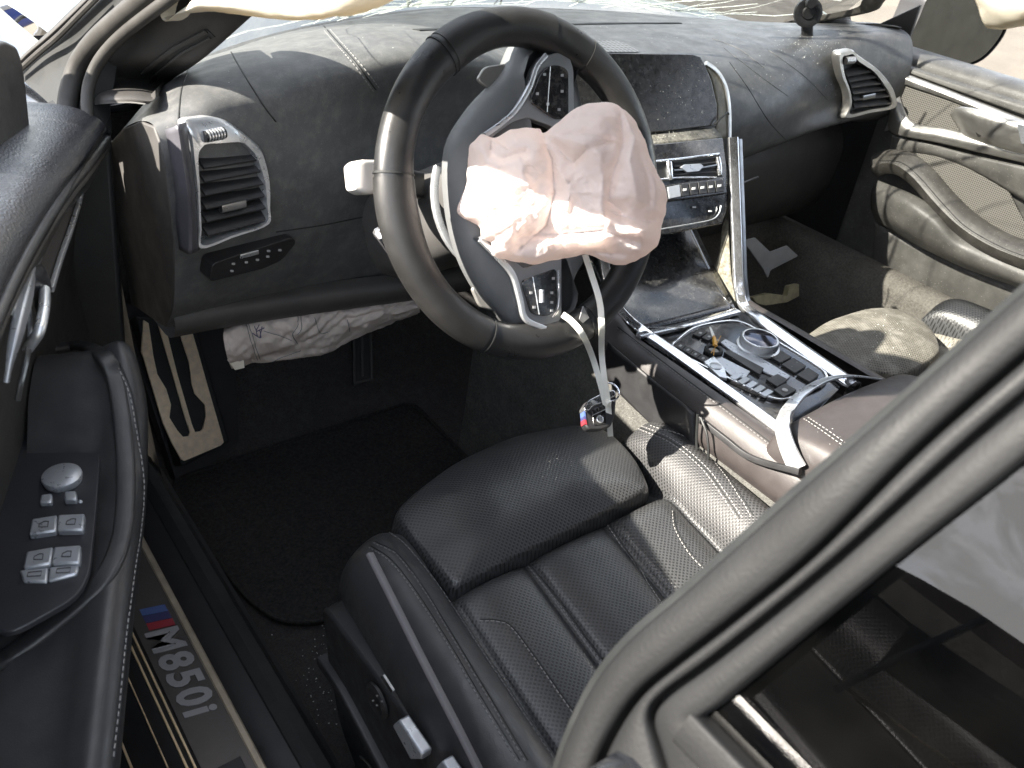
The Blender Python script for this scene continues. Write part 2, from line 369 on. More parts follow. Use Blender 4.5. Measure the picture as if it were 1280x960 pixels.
# lettering on the sill plate
def text(name, s, origin, right, up, size, mat, parent, ext=.0004, shear=0, bold=0, align='LEFT', space=1.0):
    cu = bpy.data.curves.new(name, 'FONT'); cu.body = s; cu.size = size; cu.extrude = ext; cu.shear = shear; cu.offset = bold; cu.align_x = align; cu.space_character = space; cu.resolution_u = 3
    t = bpy.data.objects.new(name+'_c', cu); COL.objects.link(t); dg = bpy.context.evaluated_depsgraph_get(); dg.update()
    m = bpy.data.meshes.new_from_object(t.evaluated_get(dg)); bpy.data.objects.remove(t)
    right = right.normalized(); n_ = right.cross(up).normalized(); up = n_.cross(right)
    for v in m.vertices: v.co = origin + right*v.co.x + up*v.co.y + n_*(v.co.z+ext)
    m.materials.clear(); m.materials.append(mat); o = bpy.data.objects.new(name, m); COL.objects.link(o); place(o, parent); return o
letter = mk('sill_letter_grey', (.30, .30, .31), .45, .3)
text('sill_lettering', 'M850i', Vector((-.8175, .118, .1200)), Vector((0, -1, 0)), Vector((1, 0, 0)), .052, letter, car, shear=.22, bold=.0017, space=1.16)
for k, m_ in enumerate((bluep, purplep, redp)):
    y0 = .158-.0135*k; sk = .008
    mesh('sill_stripe', [(-.812, y0, .1203), (-.812, y0-.0125, .1203), (-.782, y0-.0125-sk, .1203), (-.782, y0-sk, .1203)], [(0, 1, 2, 3)], m_, car, smooth=False, solid=.0006)
slab('sill_badge_recess', [(-.811, -.105, .1203), (-.785, -.105, .1203), (-.785, -.30, .1203), (-.811, -.30, .1203)], .001, plastic, car, nrm=UPZ)
# windshield and roof
base = [(-.66, .40, .690), (-.56, .51, .688), (-.40, .63, .686), (-.2, .715, .685), (0, .75, .685), (.2, .715, .685), (.40, .63, .686), (.56, .51, .688), (.66, .40, .690)]
top = [(-.54, -.08, 1.075), (-.46, -.02, 1.095), (-.33, .02, 1.11), (-.17, .045, 1.12), (0, .05, 1.122), (.17, .045, 1.12), (.33, .02, 1.11), (.46, -.02, 1.095), (.54, -.08, 1.075)]
def wsrow(t): return [Vector(b)*(1-t)+Vector(a)*t+Vector((0, 0, .055*t*(1-t)*4*.5)) for b, a in zip(base, top)]
wsg = loftgrid([wsrow(i/4) for i in range(5)], 20, 40)
gridobj('windshield', wsg, clear, car)
def wsp(u, v):   # u across 0..1, v up 0..1
    a = min(max(u, 0), .999)*39; b = min(max(v, 0), .999)*19; i, j = int(b), int(a)
    p = wsg[i][j].lerp(wsg[i][j+1], a-j); q = wsg[i+1][j].lerp(wsg[i+1][j+1], a-j); return p.lerp(q, b-i)
vs = []; F = []
rnd = random.Random(3)
def crack(u, v, ang, ln, wd):
    p = [(u, v)]; n = max(3, int(ln/.03))
    for i in range(n):
        ang += rnd.uniform(-.35, .35); u += math.cos(ang)*ln/n; v += math.sin(ang)*ln/n*1.3
        if not (0 < u < 1 and 0.002 < v < 1): break
        p.append((u, v))
    for i in range(len(p)-1):
        a, b = wsp(*p[i]), wsp(*p[i+1]); s = (b-a).cross(Vector((0, -.45, .9))).normalized()*wd; o_ = Vector((0, -.0012, .0024)); k = len(vs)
        vs.extend([a-s+o_, a+s+o_, b+s*.7+o_, b-s*.7+o_]); F.append((k, k+1, k+2, k+3))
for cu_, cv_, n in ((.44, .03, 26), (.56, .05, 30), (.66, .04, 26), (.78, .03, 22), (.36, .02, 14), (.5, .02, 18)):
    for i in range(n): crack(cu_, cv_, rnd.uniform(.05, 3.1), rnd.uniform(.04, .16), rnd.uniform(.0006, .0016))
for i in range(26): crack(rnd.uniform(.25, .9), .02, rnd.uniform(.5, 2.6), rnd.uniform(.3, .9), rnd.uniform(.0009, .002))
for i in range(16): crack(rnd.uniform(.12, .8), rnd.uniform(.16, .5), rnd.uniform(-.5, 2.6), rnd.uniform(.3, .6), rnd.uniform(.003, .0048))  # broad out-of-view streaks added to cast shadow lines into the cabin
tag(mesh('cracks_and_shadow_streaks', vs, F, crackm, car, smooth=False), kind='stuff')
sweep('windshield_seal', [Vector(p)+Vector((0, .004, -.004)) for p in base], rrect(.012, .006, .003), blackrub, car, up=UPZ, n=40)
hood = []
for k in range(5): hood.append([Vector(p)+Vector((0, .04+.28*k, -.015-.02*k*k*.3)) for p in base])
loft('hood', hood, paint, car, 14, 30)
rf = []
for t, z in ((0, 0), (.12, .012), (.5, .03), (1, .02)):
    rf.append([(p[0]*(1+.02*t), p[1]-1.25*t, p[2]+z) for p in top])
loft('roof', rf, paint, car, 16, 30, solid=.02)
tube('roof_rail', [(-.60, .0, 1.02), (-.575, -.08, 1.06), (-.57, -.5, 1.08), (-.57, -1.2, 1.06)], .022, trim_dark, car, n=30, seg=12)
fend = []
for y, dx in ((.40, 0), (.47, -.02), (.6, -.035), (.9, -.05), (1.3, -.04)): fend.append([Vector((x+dx, y, z)) for x, z in ((-.66, .69), (-.72, .685), (-.79, .66), (-.83, .58), (-.85, .4), (-.85, .2), (-.83, -.05), (-.80, -.18))])
loft('fender', fend, paint, car, 16, 24, solid=.01)
slab('hinge_pillar', [Vector((-.835, .40, .66)), Vector((-.725, .40, .70)), Vector((-.715, .40, -.1)), Vector((-.84, .40, -.1))], .03, blackrub, car, nrm=Vector((0, -1, 0)), bevel=.004)
for s in (-1, 1): loft('footwell_side', [[Vector((s*x, y, z)) for y in ((.42, .5, .6, .84) if s < 0 else (.24, .4, .6, .84))] for x, z in ((.712, .62), (.708, .45), (.702, .2), (.690, -.01))], dash_low if s < 0 else plastic, car, 12, 12)
# left A-pillar: glass edge, rubber seals, inner trim
def edge(P, off=0): return [G(a, b, off) for a, b in P]
def mirror_pts(P): return [Vector((-p[0], p[1], p[2])) for p in P]
UPL = [(-.665, .17, .885), (-.60, -.03, 1.03)]
def trimrow(P, zs): return P
Lrow = [G(104, 133, -.02), G(106, 120, -.02), G(112, 98, -.02), G(125, 74, -.02), G(160, 40, -.02), G(200, 10, -.02), G(255, -30, -.02), Vector((-.57, -.09, 1.06))]
Rrow = [X(186, 130, -.69), X(194, 122, -.68), Y(210, 103, .42), Z(240, 83, .76), Z(268, 61, .785), Z(320, 15, .83), Z(370, -25, .87), Vector((-.525, -.05, 1.085))]
mid1 = [a.lerp(b, .35)+Vector((-.008, -.012, .006)) for a, b in zip(Lrow, Rrow)]
mid2 = [a.lerp(b, .72)+Vector((-.004, -.012, .006)) for a, b in zip(Lrow, Rrow)]
prow = [Lrow, mid1, mid2, Rrow, [p+Vector((.012, .03, .0)) for p in Rrow]]
ap = loft('pillar_trim', prow, trim_dark, car, 20, 36)
apt = bvh(ap)
for path, wd in (([(178, 90), (215, 62), (258, 38)], .0025), ([(188, 96), (225, 68), (263, 46)], .0015)):
    pts, ns = drape(apt, path, 16, .001)
    sweep('trim_slot_rib', pts, rrect(wd, .0016, .0008, 2), trim_dark, ap, up=ns)
pts, ns = drape(apt, [(183, 94), (222, 64), (264, 41)], 16, -.0005)
sweep('trim_slot', pts, rrect(.006, .0012, .0006, 2), blackrub, ap, up=ns)
loft('pillar_trim', [mirror_pts(r) for r in prow], mk('sunlit_dusty_pillar_trim', (.10, .095, .085), .6, bump=(900, .35, .0005), var=(12, .2), dust=(.2, 20, DUST)), car, 20, 36)  # paler copy of the left trim, sunlit tone put into its colour
def seal(name, P, r, off, mat, n=30, sq=1.0):
    return sweep(name, edge(P, off), circ(r, 10, r*sq), mat, car, up=GN, n=n)
seal('door_seal', [(84, 150), (85, 125), (92, 96), (103, 72), (125, 45), (165, 10), (200, -18), (300, -90)], .0105, .0, rubber)
seal('door_seal', [(110, 150), (109, 124), (113, 100), (127, 72), (155, 42), (207, 2), (250, -30)], .0065, -.006, rubber)
loft('pillar_outer', [edge([(96, 150), (97, 124), (103, 98), (115, 72), (140, 44), (186, 6), (230, -28)], -.012), edge([(60, 150), (66, 124), (76, 90), (92, 60), (120, 32), (160, -4), (200, -36)], -.014), edge([(10, 130), (26, 92), (52, 62), (80, 36), (108, 10), (140, -20), (170, -50)], -.006), edge([(2, 122), (18, 84), (44, 55), (70, 30), (98, 3), (130, -26), (160, -56)], -.02)], blackrub, car, 12, 30)
slab('pillar_sun_block', edge([(56, 158), (64, 118), (80, 88), (100, 66), (122, 56), (116, 92), (110, 122), (112, 158)], -.010), .025, blackrub, car, nrm=GN, bevel=.002)  # solid block added to keep the sun off the pillar trim base
sweep('pillar_chrome_edge', edge([(12, 95), (36, 69), (62, 47), (88, 23), (114, -2), (140, -26)], .002), rrect(.003, .004, .001), trim_dark, car, up=GN, n=20)
sweep('pillar_bead', edge([(20, 92), (46, 68), (72, 46), (98, 20), (122, -4)], .004), circ(.0035, 8), rubber, car, up=GN, n=20)
# ------------------------------------------------------------------ things outside, seen past the pillar
o = thing('scrap_bumper', Y(10, 20, 3.2), 'dark blue painted bumper bar lying beyond the left pillar', 'bumper')
sweep('bar', [Y(-40, 28, 3.2), Y(0, 20, 3.2), Y(28, 9, 3.2), Y(60, -4, 3.2)], rrect(.07, .05, .02), bluecar, o, up=UPZ, n=16)
sweep('bright_edge', [Y(-40, 20, 3.14), Y(0, 10, 3.14), Y(28, 0, 3.14), Y(56, -12, 3.14)], rrect(.012, .01, .004), bluegrey, o, up=UPZ, n=16)
o = thing('scrap_headlamp', Y(60, 30, 2.9), 'broken clear headlamp housing on the ground beyond the left pillar', 'headlamp')
loft('lens', [[Y(48, 12, 2.9), Y(60, 4, 2.85), Y(78, -2, 2.9)], [Y(44, 26, 2.9), Y(62, 22, 2.78), Y(90, 8, 2.9)], [Y(52, 44, 2.9), Y(66, 40, 2.85), Y(86, 24, 2.9)]], scrapm, o, 10, 10, solid=.02)
tube('bracket', [Y(40, 16, 2.84), Y(52, 20, 2.8), Y(56, 36, 2.8), Y(48, 48, 2.84)], .02, darksilver, o, n=12)
o = tube('loose_wire', [Y(8, 60, 2.6), Y(14, 36, 2.55), Y(26, 22, 2.6), Y(40, 18, 2.6)], .006, blackrub, None, n=14); tag(o, 'thin black loose wire standing up beyond the left pillar', 'wire')
# rear cabin lining behind the front seats
slab('rear_bulkhead', [Vector((-.68, -1.36, -.02)), Vector((.72, -1.36, -.02)), Vector((.55, -1.36, 1.12)), Vector((-.55, -1.36, 1.12))], .04, trim_dark, car, nrm=Vector((0, 1, 0)))
slab('rear_side_panel', [Vector((.72, -.6, -.05)), Vector((.72, -1.34, -.05)), Vector((.72, -1.34, .72)), Vector((.72, -.6, .72))], .04, trim_dark, car, nrm=Vector((-1, 0, 0)))
slab('far_pillar', [Vector((.71, -.56, .70)), Vector((.71, -.70, .70)), Vector((.56, -.66, 1.08)), Vector((.56, -.52, 1.08))], .03, trim_dark, car, nrm=Vector((-1, 0, .3)).normalized(), bevel=.006)
rbn = thing('rear_bench', (0, -1.1, 0), 'dark leather rear bench behind the front seats', 'car seat')
loft('cushion', [[Vector((x, y, z-.03*abs(x)*0)) for x in (-.64, -.6, -.3, -.05, .05, .3, .6, .64)] for y, z in ((-.84, .10), (-.83, .26), (-.86, .31), (-1.0, .30), (-1.2, .28), (-1.3, .27))], leather, rbn, 20, 30)
loft('backrest', [[Vector((x, y, z)) for x in (-.64, -.6, -.3, -.05, .05, .3, .6, .64)] for y, z in ((-1.18, .26), (-1.19, .40), (-1.24, .65), (-1.29, .80), (-1.33, .82))], leather, rbn, 20, 30)
# ================================================================== REAR DOOR WITH TINTED WINDOW (foreground)
rd = thing('rear_door', (-.8, -.9, -.1), 'rear door edge with grey rubber window seals and dark tinted glass in the foreground', 'car door')
S_ = [(690, 985), (712, 920), (747, 850), (792, 795), (862, 735), (1000, 612), (1140, 490), (1320, 328)]
g1 = [(738, 985), (762, 925), (800, 868), (850, 826), (920, 775), (1030, 700), (1146, 562), (1320, 412)]
g1 = [(738, 985), (762, 925), (800, 868), (850, 826), (920, 772), (1020, 690), (1150, 560), (1320, 412)]
g2 = [(838, 985), (822, 930), (815, 895), (832, 868), (900, 818), (1040, 705), (1200, 562), (1320, 462)]
g3 = [(955, 985), (912, 938), (873, 904), (905, 876), (975, 818), (1126, 694), (1246, 600), (1320, 540)]
def band(name, A, B, h, mat, n=44, sh=(0, .0)):
    ra = crom(edge(A), n); rb = crom(edge(B), n); rows = []
    for t, k in ((0, -1.6), (.015, .0), (.05, .6), (.14, .92), (.5, 1.1), (.86, .92), (.95, .55), (.985, -.1), (1, -1.6)):
        rows.append([a.lerp(b, t)+GN*(h*k) for a, b in zip(ra, rb)])
    return gridobj(name, rows, mat, rd, sharp=0)
fr = mk('weathered_rubber', (.010, .0102, .0105), .55, spec=.2, bump=(500, .3, .0005), var=(9, .3))
band('outer_seal', S_, [(a-3, b-2) for a, b in g1], .0042, fr)
band('middle_seal', [(a+4, b+3) for a, b in g1], [(a-3, b-2) for a, b in g2], .0030, fr)
band('glass_seal', [(a+4, b+3) for a, b in g2], g3, .0030, fr)
back = [edge([(a-6, b-6) for a, b in S_], -.012), edge(g1, -.010), edge(g2, -.012), edge([(a+10, b+12) for a, b in g3], -.012)]
loft('frame', back, blackrub, rd, 10, 30, solid=.008)
A_ = G(866, 905, -.006); B_ = G(1320, 533, -.006); dirv = (B_-A_).normalized(); B2 = A_+dirv*((1.0-A_.z)/dirv.z)
gy = lambda z: GP.x-.006*-GN.x + (z-GP.z)*(.475/.88)
C2 = Vector((B2.x+.02, -1.25, 1.0)); D2 = Vector((A_.x, -1.25, A_.z))
def ong(p): p = Vector(p); return p + GN*((GP-GN*.006-p).dot(GN))
slab('window_glass', [ong(A_-dirv*.05), ong(B2), ong(C2), ong(D2-Vector((.0, 0, .05)))], .004, tinted, rd, nrm=GN, bevel=0)
slab('door_skin', [A_+Vector((-.05, .02, -.02)), D2+Vector((-.05, 0, -.02)), D2+Vector((-.14, 0, -.55)), A_+Vector((-.14, .05, -.55))], .05, paint, rd, nrm=Vector((-1, 0, 0)), bevel=.01)
sweep('belt_moulding', [A_+GN*.004, A_+Vector((0, -.1, 0))+GN*.004, D2+GN*.004], rrect(.008, .006, .002), fr, rd, up=GN)
def GI(px, py, x): return X(px, py, x)
o = thing('rear_seat_belt', X(1190, 870, -.55), 'grey ribbed seat belt strap seen through the tinted rear window', 'seat belt')
sweep('webbing', [X(1118, 806, -.56), X(1180, 850, -.55), X(1240, 892, -.55), X(1330, 955, -.55)], rrect(.016, .0012, .0006, 2), webm, o, up=GN, n=20)
o = thing('rear_glass_streaks', X(1060, 858, -.60), 'pale slim strips added for the reflected streaks in the tinted rear window', 'streak strip')  # added strips standing in for reflected streaks on the glass
sweep('strip', [X(1046, 862, -.62), X(1120, 824, -.61), X(1210, 783, -.60), X(1330, 728, -.59)], rrect(.0018, .0022, .0006, 2), scrapm, o, up=GN, n=12)
sweep('bright_streak', [X(1052, 850, -.61), X(1075, 872, -.61), X(1130, 912, -.61), X(1215, 972, -.61)], rrect(.0016, .0014, .0006, 2), warm_chrome, o, up=GN, n=16, scale=lambda t: 1.2-.8*t)
# ================================================================== DASHBOARD
dash = thing('dashboard', (0, .35, .35), 'black padded car dashboard with silver vents, dusty centre screen and stitched seams', 'dashboard')
def st(x, yz): return [Vector((x, y, z)) for y, z in yz]
ST = [
 st(-.695, [(.41, .645), (.385, .658), (.34, .682), (.27, .712), (.222, .722), (.203, .702), (.200, .655), (.203, .605), (.215, .56), (.24, .50), (.285, .446)]),
 st(-.64, [(.44, .680), (.40, .700), (.35, .724), (.275, .744), (.222, .739), (.209, .705), (.207, .655), (.210, .605), (.221, .56), (.245, .50), (.29, .442)]),
 st(-.56, [(.49, .694), (.44, .715), (.37, .740), (.285, .754), (.235, .740), (.225, .705), (.224, .655), (.226, .605), (.236, .555), (.257, .495), (.298, .434)]),
 st(-.48, [(.54, .692), (.48, .716), (.40, .745), (.30, .763), (.245, .750), (.240, .705), (.242, .655), (.244, .600), (.252, .545), (.270, .485), (.304, .424)]),
 st(-.37, [(.60, .690), (.52, .717), (.43, .750), (.32, .770), (.25, .758), (.262, .705), (.268, .655), (.262, .600), (.262, .540), (.276, .478), (.31, .412)]),
 st(-.25, [(.65, .689), (.56, .714), (.45, .742), (.34, .758), (.262, .745), (.262, .700), (.262, .650), (.25, .595), (.25, .535), (.265, .47), (.305, .400)]),
 st(-.15, [(.675, .688), (.58, .708), (.47, .722), (.37, .726), (.30, .716), (.27, .69), (.245, .65), (.225, .595), (.215, .53), (.225, .46), (.27, .39)]),
 st(0, [(.69, .688), (.60, .704), (.49, .714), (.38, .718), (.31, .712), (.27, .69), (.24, .65), (.215, .595), (.20, .53), (.21, .46), (.25, .39)]),
 st(.12, [(.68, .688), (.59, .703), (.49, .713), (.38, .717), (.30, .708), (.262, .69), (.238, .65), (.215, .595), (.21, .53), (.23, .46), (.27, .39)]),
 st(.22, [(.655, .688), (.57, .702), (.48, .712), (.38, .716), (.295, .706), (.245, .68), (.220, .64), (.212, .595), (.222, .545), (.26, .51), (.31, .495)]),
 st(.36, [(.60, .690), (.53, .703), (.45, .712), (.36, .716), (.285, .706), (.238, .68), (.216, .64), (.213, .60), (.225, .560), (.265, .535), (.31, .525)]),
 st(.48, [(.545, .692), (.49, .704), (.42, .714), (.345, .718), (.280, .708), (.252, .68), (.242, .64), (.240, .605), (.228, .575), (.265, .555), (.31, .545)]),
 st(.60, [(.46, .697), (.42, .71), (.37, .722), (.305, .730), (.255, .724), (.236, .69), (.228, .65), (.226, .615), (.222, .585), (.26, .565), (.31, .555)]),
 st(.695, [(.40, .700), (.37, .715), (.33, .73), (.27, .738), (.225, .73), (.205, .695), (.200, .655), (.203, .615), (.215, .585), (.25, .56), (.30, .55)]),
]
def base_y(x):
    for a, b in zip(base, base[1:]):
        if a[0] <= x <= b[0]: return a[1]+(b[1]-a[1])*(x-a[0])/(b[0]-a[0])
    return .40
for r_ in ST:
    d_ = base_y(r_[0].x)+.002-r_[0].y
    for k_, f_ in ((0, 1), (1, .6), (2, .25)): r_[k_].y += d_*f_
dg_ = loftgrid(ST, 90, 60)
pad = gridobj('upper_pad', dg_, dash_mat, dash, sharp=0)
dt = bvh(pad)
# left end cap (faces the open door) and passenger end cap
cap = [p for p in ST[0]] + [Vector((-.695, .44, .40)), Vector((-.695, .44, .635))]
slab('end_cap', [p+Vector((-.001, 0, 0)) for p in cap], .004, dash_low, dash, nrm=Vector((-1, 0, 0)), bevel=.002)
# glove box side below the passenger pad
gb = []
for x in (.17, .3, .45, .6, .69): gb.append([Vector((x, y, z)) for y, z in ((.312, .55 if x > .4 else .50), (.285, .50), (.285, .44), (.30, .38), (.34, .33), (.42, .31))])
loft('glove_box', gb, dash_low, dash, 16, 20)
loft('knee_panel', [[Vector((x, y, z)) for y, z in ((.285, .46+dz), (.262, .45+dz), (.27, .425+dz), (.30, .405+dz), (.36, .40+dz))] for x, dz in ((-.69, .018), (-.6, .012), (-.45, -.004), (-.3, -.022), (-.16, -.03))], dash_low, dash, 20, 16)
# seams and stitching on the pad
def seam(path, n=30, r=.0011, mat=None, lift=-.0002, parent=pad, tree=None, st_off=None, th=None, name='seam'):
    pts, ns = drape(tree or dt, path, n, lift)
    if len(pts) < 3: return
    sweep(name, pts, circ(r, 6), mat or blackrub, parent, up=ns)
    if st_off:
        for s in st_off:
            P = []
            for i, p in enumerate(pts):
                t = pts[min(i+1, len(pts)-1)]-pts[max(i-1, 0)]; P.append(p+t.normalized().cross(ns[i])*s+ns[i]*.0006)
            stitches('stitching', P, ns, th or threadm, parent)
seam([(396, 22), (418, 48), (446, 80), (470, 112)], st_off=(.004, -.004), th=thread_l)
seam([(282, 52), (300, 85), (328, 130), (345, 152)])
seam([(236, 86), (227, 112), (223, 148)])
seam([(912, 78), (935, 110), (960, 150), (985, 178)], r=.0008)
seam([(925, 205), (955, 192), (1000, 172), (1052, 152)], r=.0012)
seam([(345, 290), (400, 282), (440, 274), (470, 268)], r=.001)
# thin raised lines across the passenger pad
for P in ([(905, 60), (950, 95), (985, 120)], [(960, 62), (1005, 95), (1035, 125)], [(890, 48), (925, 62), (955, 85)]): seam(P, r=.0006, mat=dash_mat, lift=.0001, name='raised_line')
# defroster slot and speaker grille
pts, ns = drape(dt, [(520, 38), (620, 34), (740, 30), (850, 29)], 30, .0005)
sweep('defroster_slot', pts, rrect(.006, .0008, .0004, 2), blackrub, pad, up=ns)
gp = [(732, 66), (744, 52), (772, 51), (802, 66)]
q_ = [hit(dt, a, b, .0015)[0] for a, b in gp]
slab('speaker_grille', rpoly(q_, .012), .002, mk('grille_plate', (.20, .205, .21), .5, perf=(.0085, .30, (0, 0, .1)), dust=(.2, 30, DUST)), pad, nrm=UPZ, bevel=0)
# ---- round vents
def ring2(name, A, B, th, n, mat, parent, dish=.004):
    m = len(A); vs = [Vector(a)-n*dish for a in A]+[Vector(a).lerp(Vector(b), .35)+n*.0015 for a, b in zip(A, B)]+[Vector(b) for b in B]+[Vector(b)-n*th for b in B]+[Vector(a)-n*(.014) for a in A]; F = []
    for a in range(5):
        b = (a+1) % 5
        for i in range(m): F.append((a*m+i, a*m+(i+1) % m, b*m+(i+1) % m, b*m+i))
    return mesh(name, vs, F, mat, parent, sharp=50)
def vent(pl, outer, inner, slats, vmat, smat, tab, wheel):
    n = pl(0, 0, 1)-pl(0, 0, 0); n = VN if pl is VL else VRN
    A = [pl(a, b, .004) for a, b in outer]; B = [pl(a, b, .006) for a, b in inner]
    A = crom(A, 60, True); B = crom(B, 60, True)
    root = slab('air_vent', [b-n*.028 for b in B], .004, blackrub, dash, nrm=n, bevel=0)
    ring2('vent_frame', A, B, .03, n, vmat, root)
    for (a, b), (c, d) in slats:
        p, q = pl(a, b, -.004), pl(c, d, -.004)
        up = (n*.6+UPZ*.8).normalized(); u2 = (n*.8-UPZ*.6)
        s = rrect(.0016, .008, .0012, 2)
        sweep('vent_slat', [p, q], s, smat, root, up=u2, bevel=0)
    (a, b), (c, d) = tab
    sweep('vent_tab', [pl(a, b, .001), pl(c, d, .001)], rrect(.0045, .003, .0015, 2), darksilver, root, up=n)
    for a, b in ((.25, 0), (.5, 0), (.75, 0)):
        i, j = slats[0], slats[-1]
        p = pl(i[0][0]+(i[1][0]-i[0][0])*a, i[0][1]+(i[1][1]-i[0][1])*a, -.018); q = pl(j[0][0]+(j[1][0]-j[0][0])*a, j[0][1]+(j[1][1]-j[0][1])*a, -.018)
        sweep('vent_vane', [p, q], rrect(.001, .006, .0008, 2), plastic, root, up=n)
    (a, b), (c, d) = wheel
    p, q = pl(a, b, .007), pl(c, d, .007); hv = (q-p)
    w_ = sweep('vent_wheel', [p, q], circ(.006, 12), plastic, root, up=n)
    for k in range(6):
        m_ = p.lerp(q, .14+.145*k); sweep('wheel_rib', [m_-hv.normalized()*.0008, m_+hv.normalized()*.0008], circ(.0067, 12), silver, root, up=n)
    return root
VN = Vector((.26, -1, .03)).normalized(); VRN = Vector((-.26, -1, .03)).normalized()
VP = Vector((-.67, .190, .65)); VN = Vector((.257, -.96, .10)).normalized(); VRN = Vector((-VN.x, VN.y, VN.z))
def VL(px, py, off): return onplane(px, py, VP+VN*off, VN)
def VR(px, py, off): return onplane(px, py, Vector((-VP.x, VP.y, VP.z))+VRN*off, VRN)
lo = [(233, 153), (252, 148), (268, 147), (288, 153), (314, 173), (330, 190), (338, 224), (338, 262), (335, 281), (292, 297), (250, 312), (247, 290), (244, 235), (237, 180)]
li = [(253, 184), (260, 180), (276, 179), (302, 178), (314, 187), (322, 198), (331, 226), (334, 255), (332, 280), (292, 294), (254, 307), (252, 285), (250, 235), (248, 196)]
sl_ = [((250, 204), (322, 193)), ((251, 221), (327, 207)), ((252, 238), (330, 223)), ((253, 255), (332, 238)), ((254, 271), (333, 253)), ((255, 288), (333, 268))]
v1 = vent(VL, lo, li, sl_, silver, plastic, ((276, 261), (306, 254)), ((255, 171), (280, 166)))
v1['label'] = 'driver-side vent in a silver frame'
ro = [(1047, 66), (1056, 63), (1066, 62), (1074, 69), (1094, 83), (1109, 98), (1120, 116), (1120, 135), (1088, 142), (1055, 149), (1060, 134), (1059, 116), (1051, 97), (1047, 80)]
ri = [(1054, 71), (1060, 69), (1067, 68), (1074, 77), (1093, 90), (1107, 108), (1115, 123), (1114, 133), (1088, 138), (1063, 143), (1065, 130), (1063, 114), (1057, 97), (1054, 82)]
sr_ = [((1056, 92), (1086, 86)), ((1059, 99), (1093, 93)), ((1062, 106), (1099, 101)), ((1064, 114), (1104, 109)), ((1065, 122), (1109, 117)), ((1066, 131), (1112, 126))]
v2 = vent(VR, ro, ri, sr_, silverdust, trim_dark, ((1078, 122), (1093, 119)), ((1056, 76), (1068, 75)))
v2['label'] = 'passenger-side vent in a dusty silver frame'
# grey flank beside the driver-side vent
fl = [[X(206, 162, -.696), X(224, 156, -.69), VL(233, 153, .003)], [X(213, 200, -.697), X(230, 196, -.69), VL(238, 190, .003)], [X(219, 240, -.697), X(236, 240, -.69), VL(245, 240, .003)], [X(220, 280, -.697), X(238, 285, -.69), VL(248, 290, .003)], [X(224, 312, -.697), X(238, 318, -.692), VL(250, 312, .003)]]
loft('vent_flank', fl, mk('flank_grey', (.09, .088, .10), .42, .3, var=(30, .1)), dash, 20, 8, solid=.003)
# light switch panel
LP = Vector((-.60, .232, .53)); LN = Vector((.25, -.93, -.22)).normalized()
def LQ(px, py, off=0): return onplane(px, py, LP+LN*(.012+off), LN)
lp = slab('light_switch_panel', rpoly([LQ(262, 353), LQ(266, 330), LQ(300, 318), (LQ(366, 297)), LQ(371, 303), LQ(352, 326), LQ(330, 336)], .006), .02, plastic, dash)
def btn(pl, a, b, w_, h_, mat, parent, nrm, off=.0012, name='button', th=.002):
    return slab(name, rpoly([pl(a-w_, b-h_, off), pl(a+w_, b-h_*1.0, off), pl(a+w_, b+h_, off), pl(a-w_, b+h_, off)], .002), th, mat, parent, nrm=nrm, bevel=.0004)
slab('switch_bar', [LQ(301, 319, .002), LQ(324, 313, .002), LQ(324, 318, .002), LQ(301, 324, .002)], .002, silver, lp, nrm=LN)
for a, b in ((292, 330), (308, 328), (322, 325), (335, 321), (290, 339), (336, 314), (350, 313)): btn(LQ, a, b, 2.2, 1.4, dimwhite, lp, LN, name='switch_mark', th=.0006)
# ---- centre screen
SP = Vector((.143, .2365, .732)); SN = Vector((.163, -.024, -.005)).cross(Vector((.0066, -.053, -.0985))).normalized()
if SN.y > 0: SN = -SN
def SQ(px, py, off=0): return onplane(px, py, SP+SN*off, SN)
so_ = [SQ(640, 67), SQ(760, 66), SQ(866, 67.5), SQ(876, 71), SQ(882, 82), SQ(890, 102), SQ(896.5, 130), SQ(896.5, 151), SQ(891, 157), SQ(835, 164), SQ(740, 173), SQ(640, 181)]
scr = slab('display', so_, .014, piano, dash, nrm=SN, bevel=.0015)
cc = sum(so_, Vector())/len(so_)
slab('display_glass', [cc+(p-cc)*.975+SN*.0008 for p in so_], .0012, screenm, scr, nrm=SN, bevel=0)
arc = [SQ(882, 79, -.004), SQ(896, 90, -.006), SQ(906, 108, -.008), SQ(910, 130, -.010), SQ(911, 150, -.012), SQ(911, 172, -.014)]
sweep('screen_trim', arc, rrect(.0035, .003, .001), silverdust, dash, up=SN, n=20)
ins = [SQ(882, 82, -.004), SQ(890, 100, -.005), SQ(896.5, 130, -.006), SQ(897, 152, -.008), SQ(893, 165, -.012), SQ(893, 176, -.014)]
loft('screen_cheek', [ins, arc], mk('sunlit_dusty_cheek', (.22, .20, .15), .6, var=(40, .3), dust=(.4, 40, DUST)), dash, 6, 16, solid=.002)  # sunlit beige put into the base colour, dust mixed over it
led = [[SQ(700, 176, -.003), SQ(800, 168, -.003), SQ(893, 159, -.003)], [SQ(700, 190, .012), SQ(808, 181, .012), SQ(903, 172, .012)]]
loft('dust_ledge', led, mk('dusty_ledge', (.10, .095, .08), .8, dust=(.4, 60, DUST), bump=(300, .6, .002), var=(200, .5)), dash, 6, 20, solid=.004)
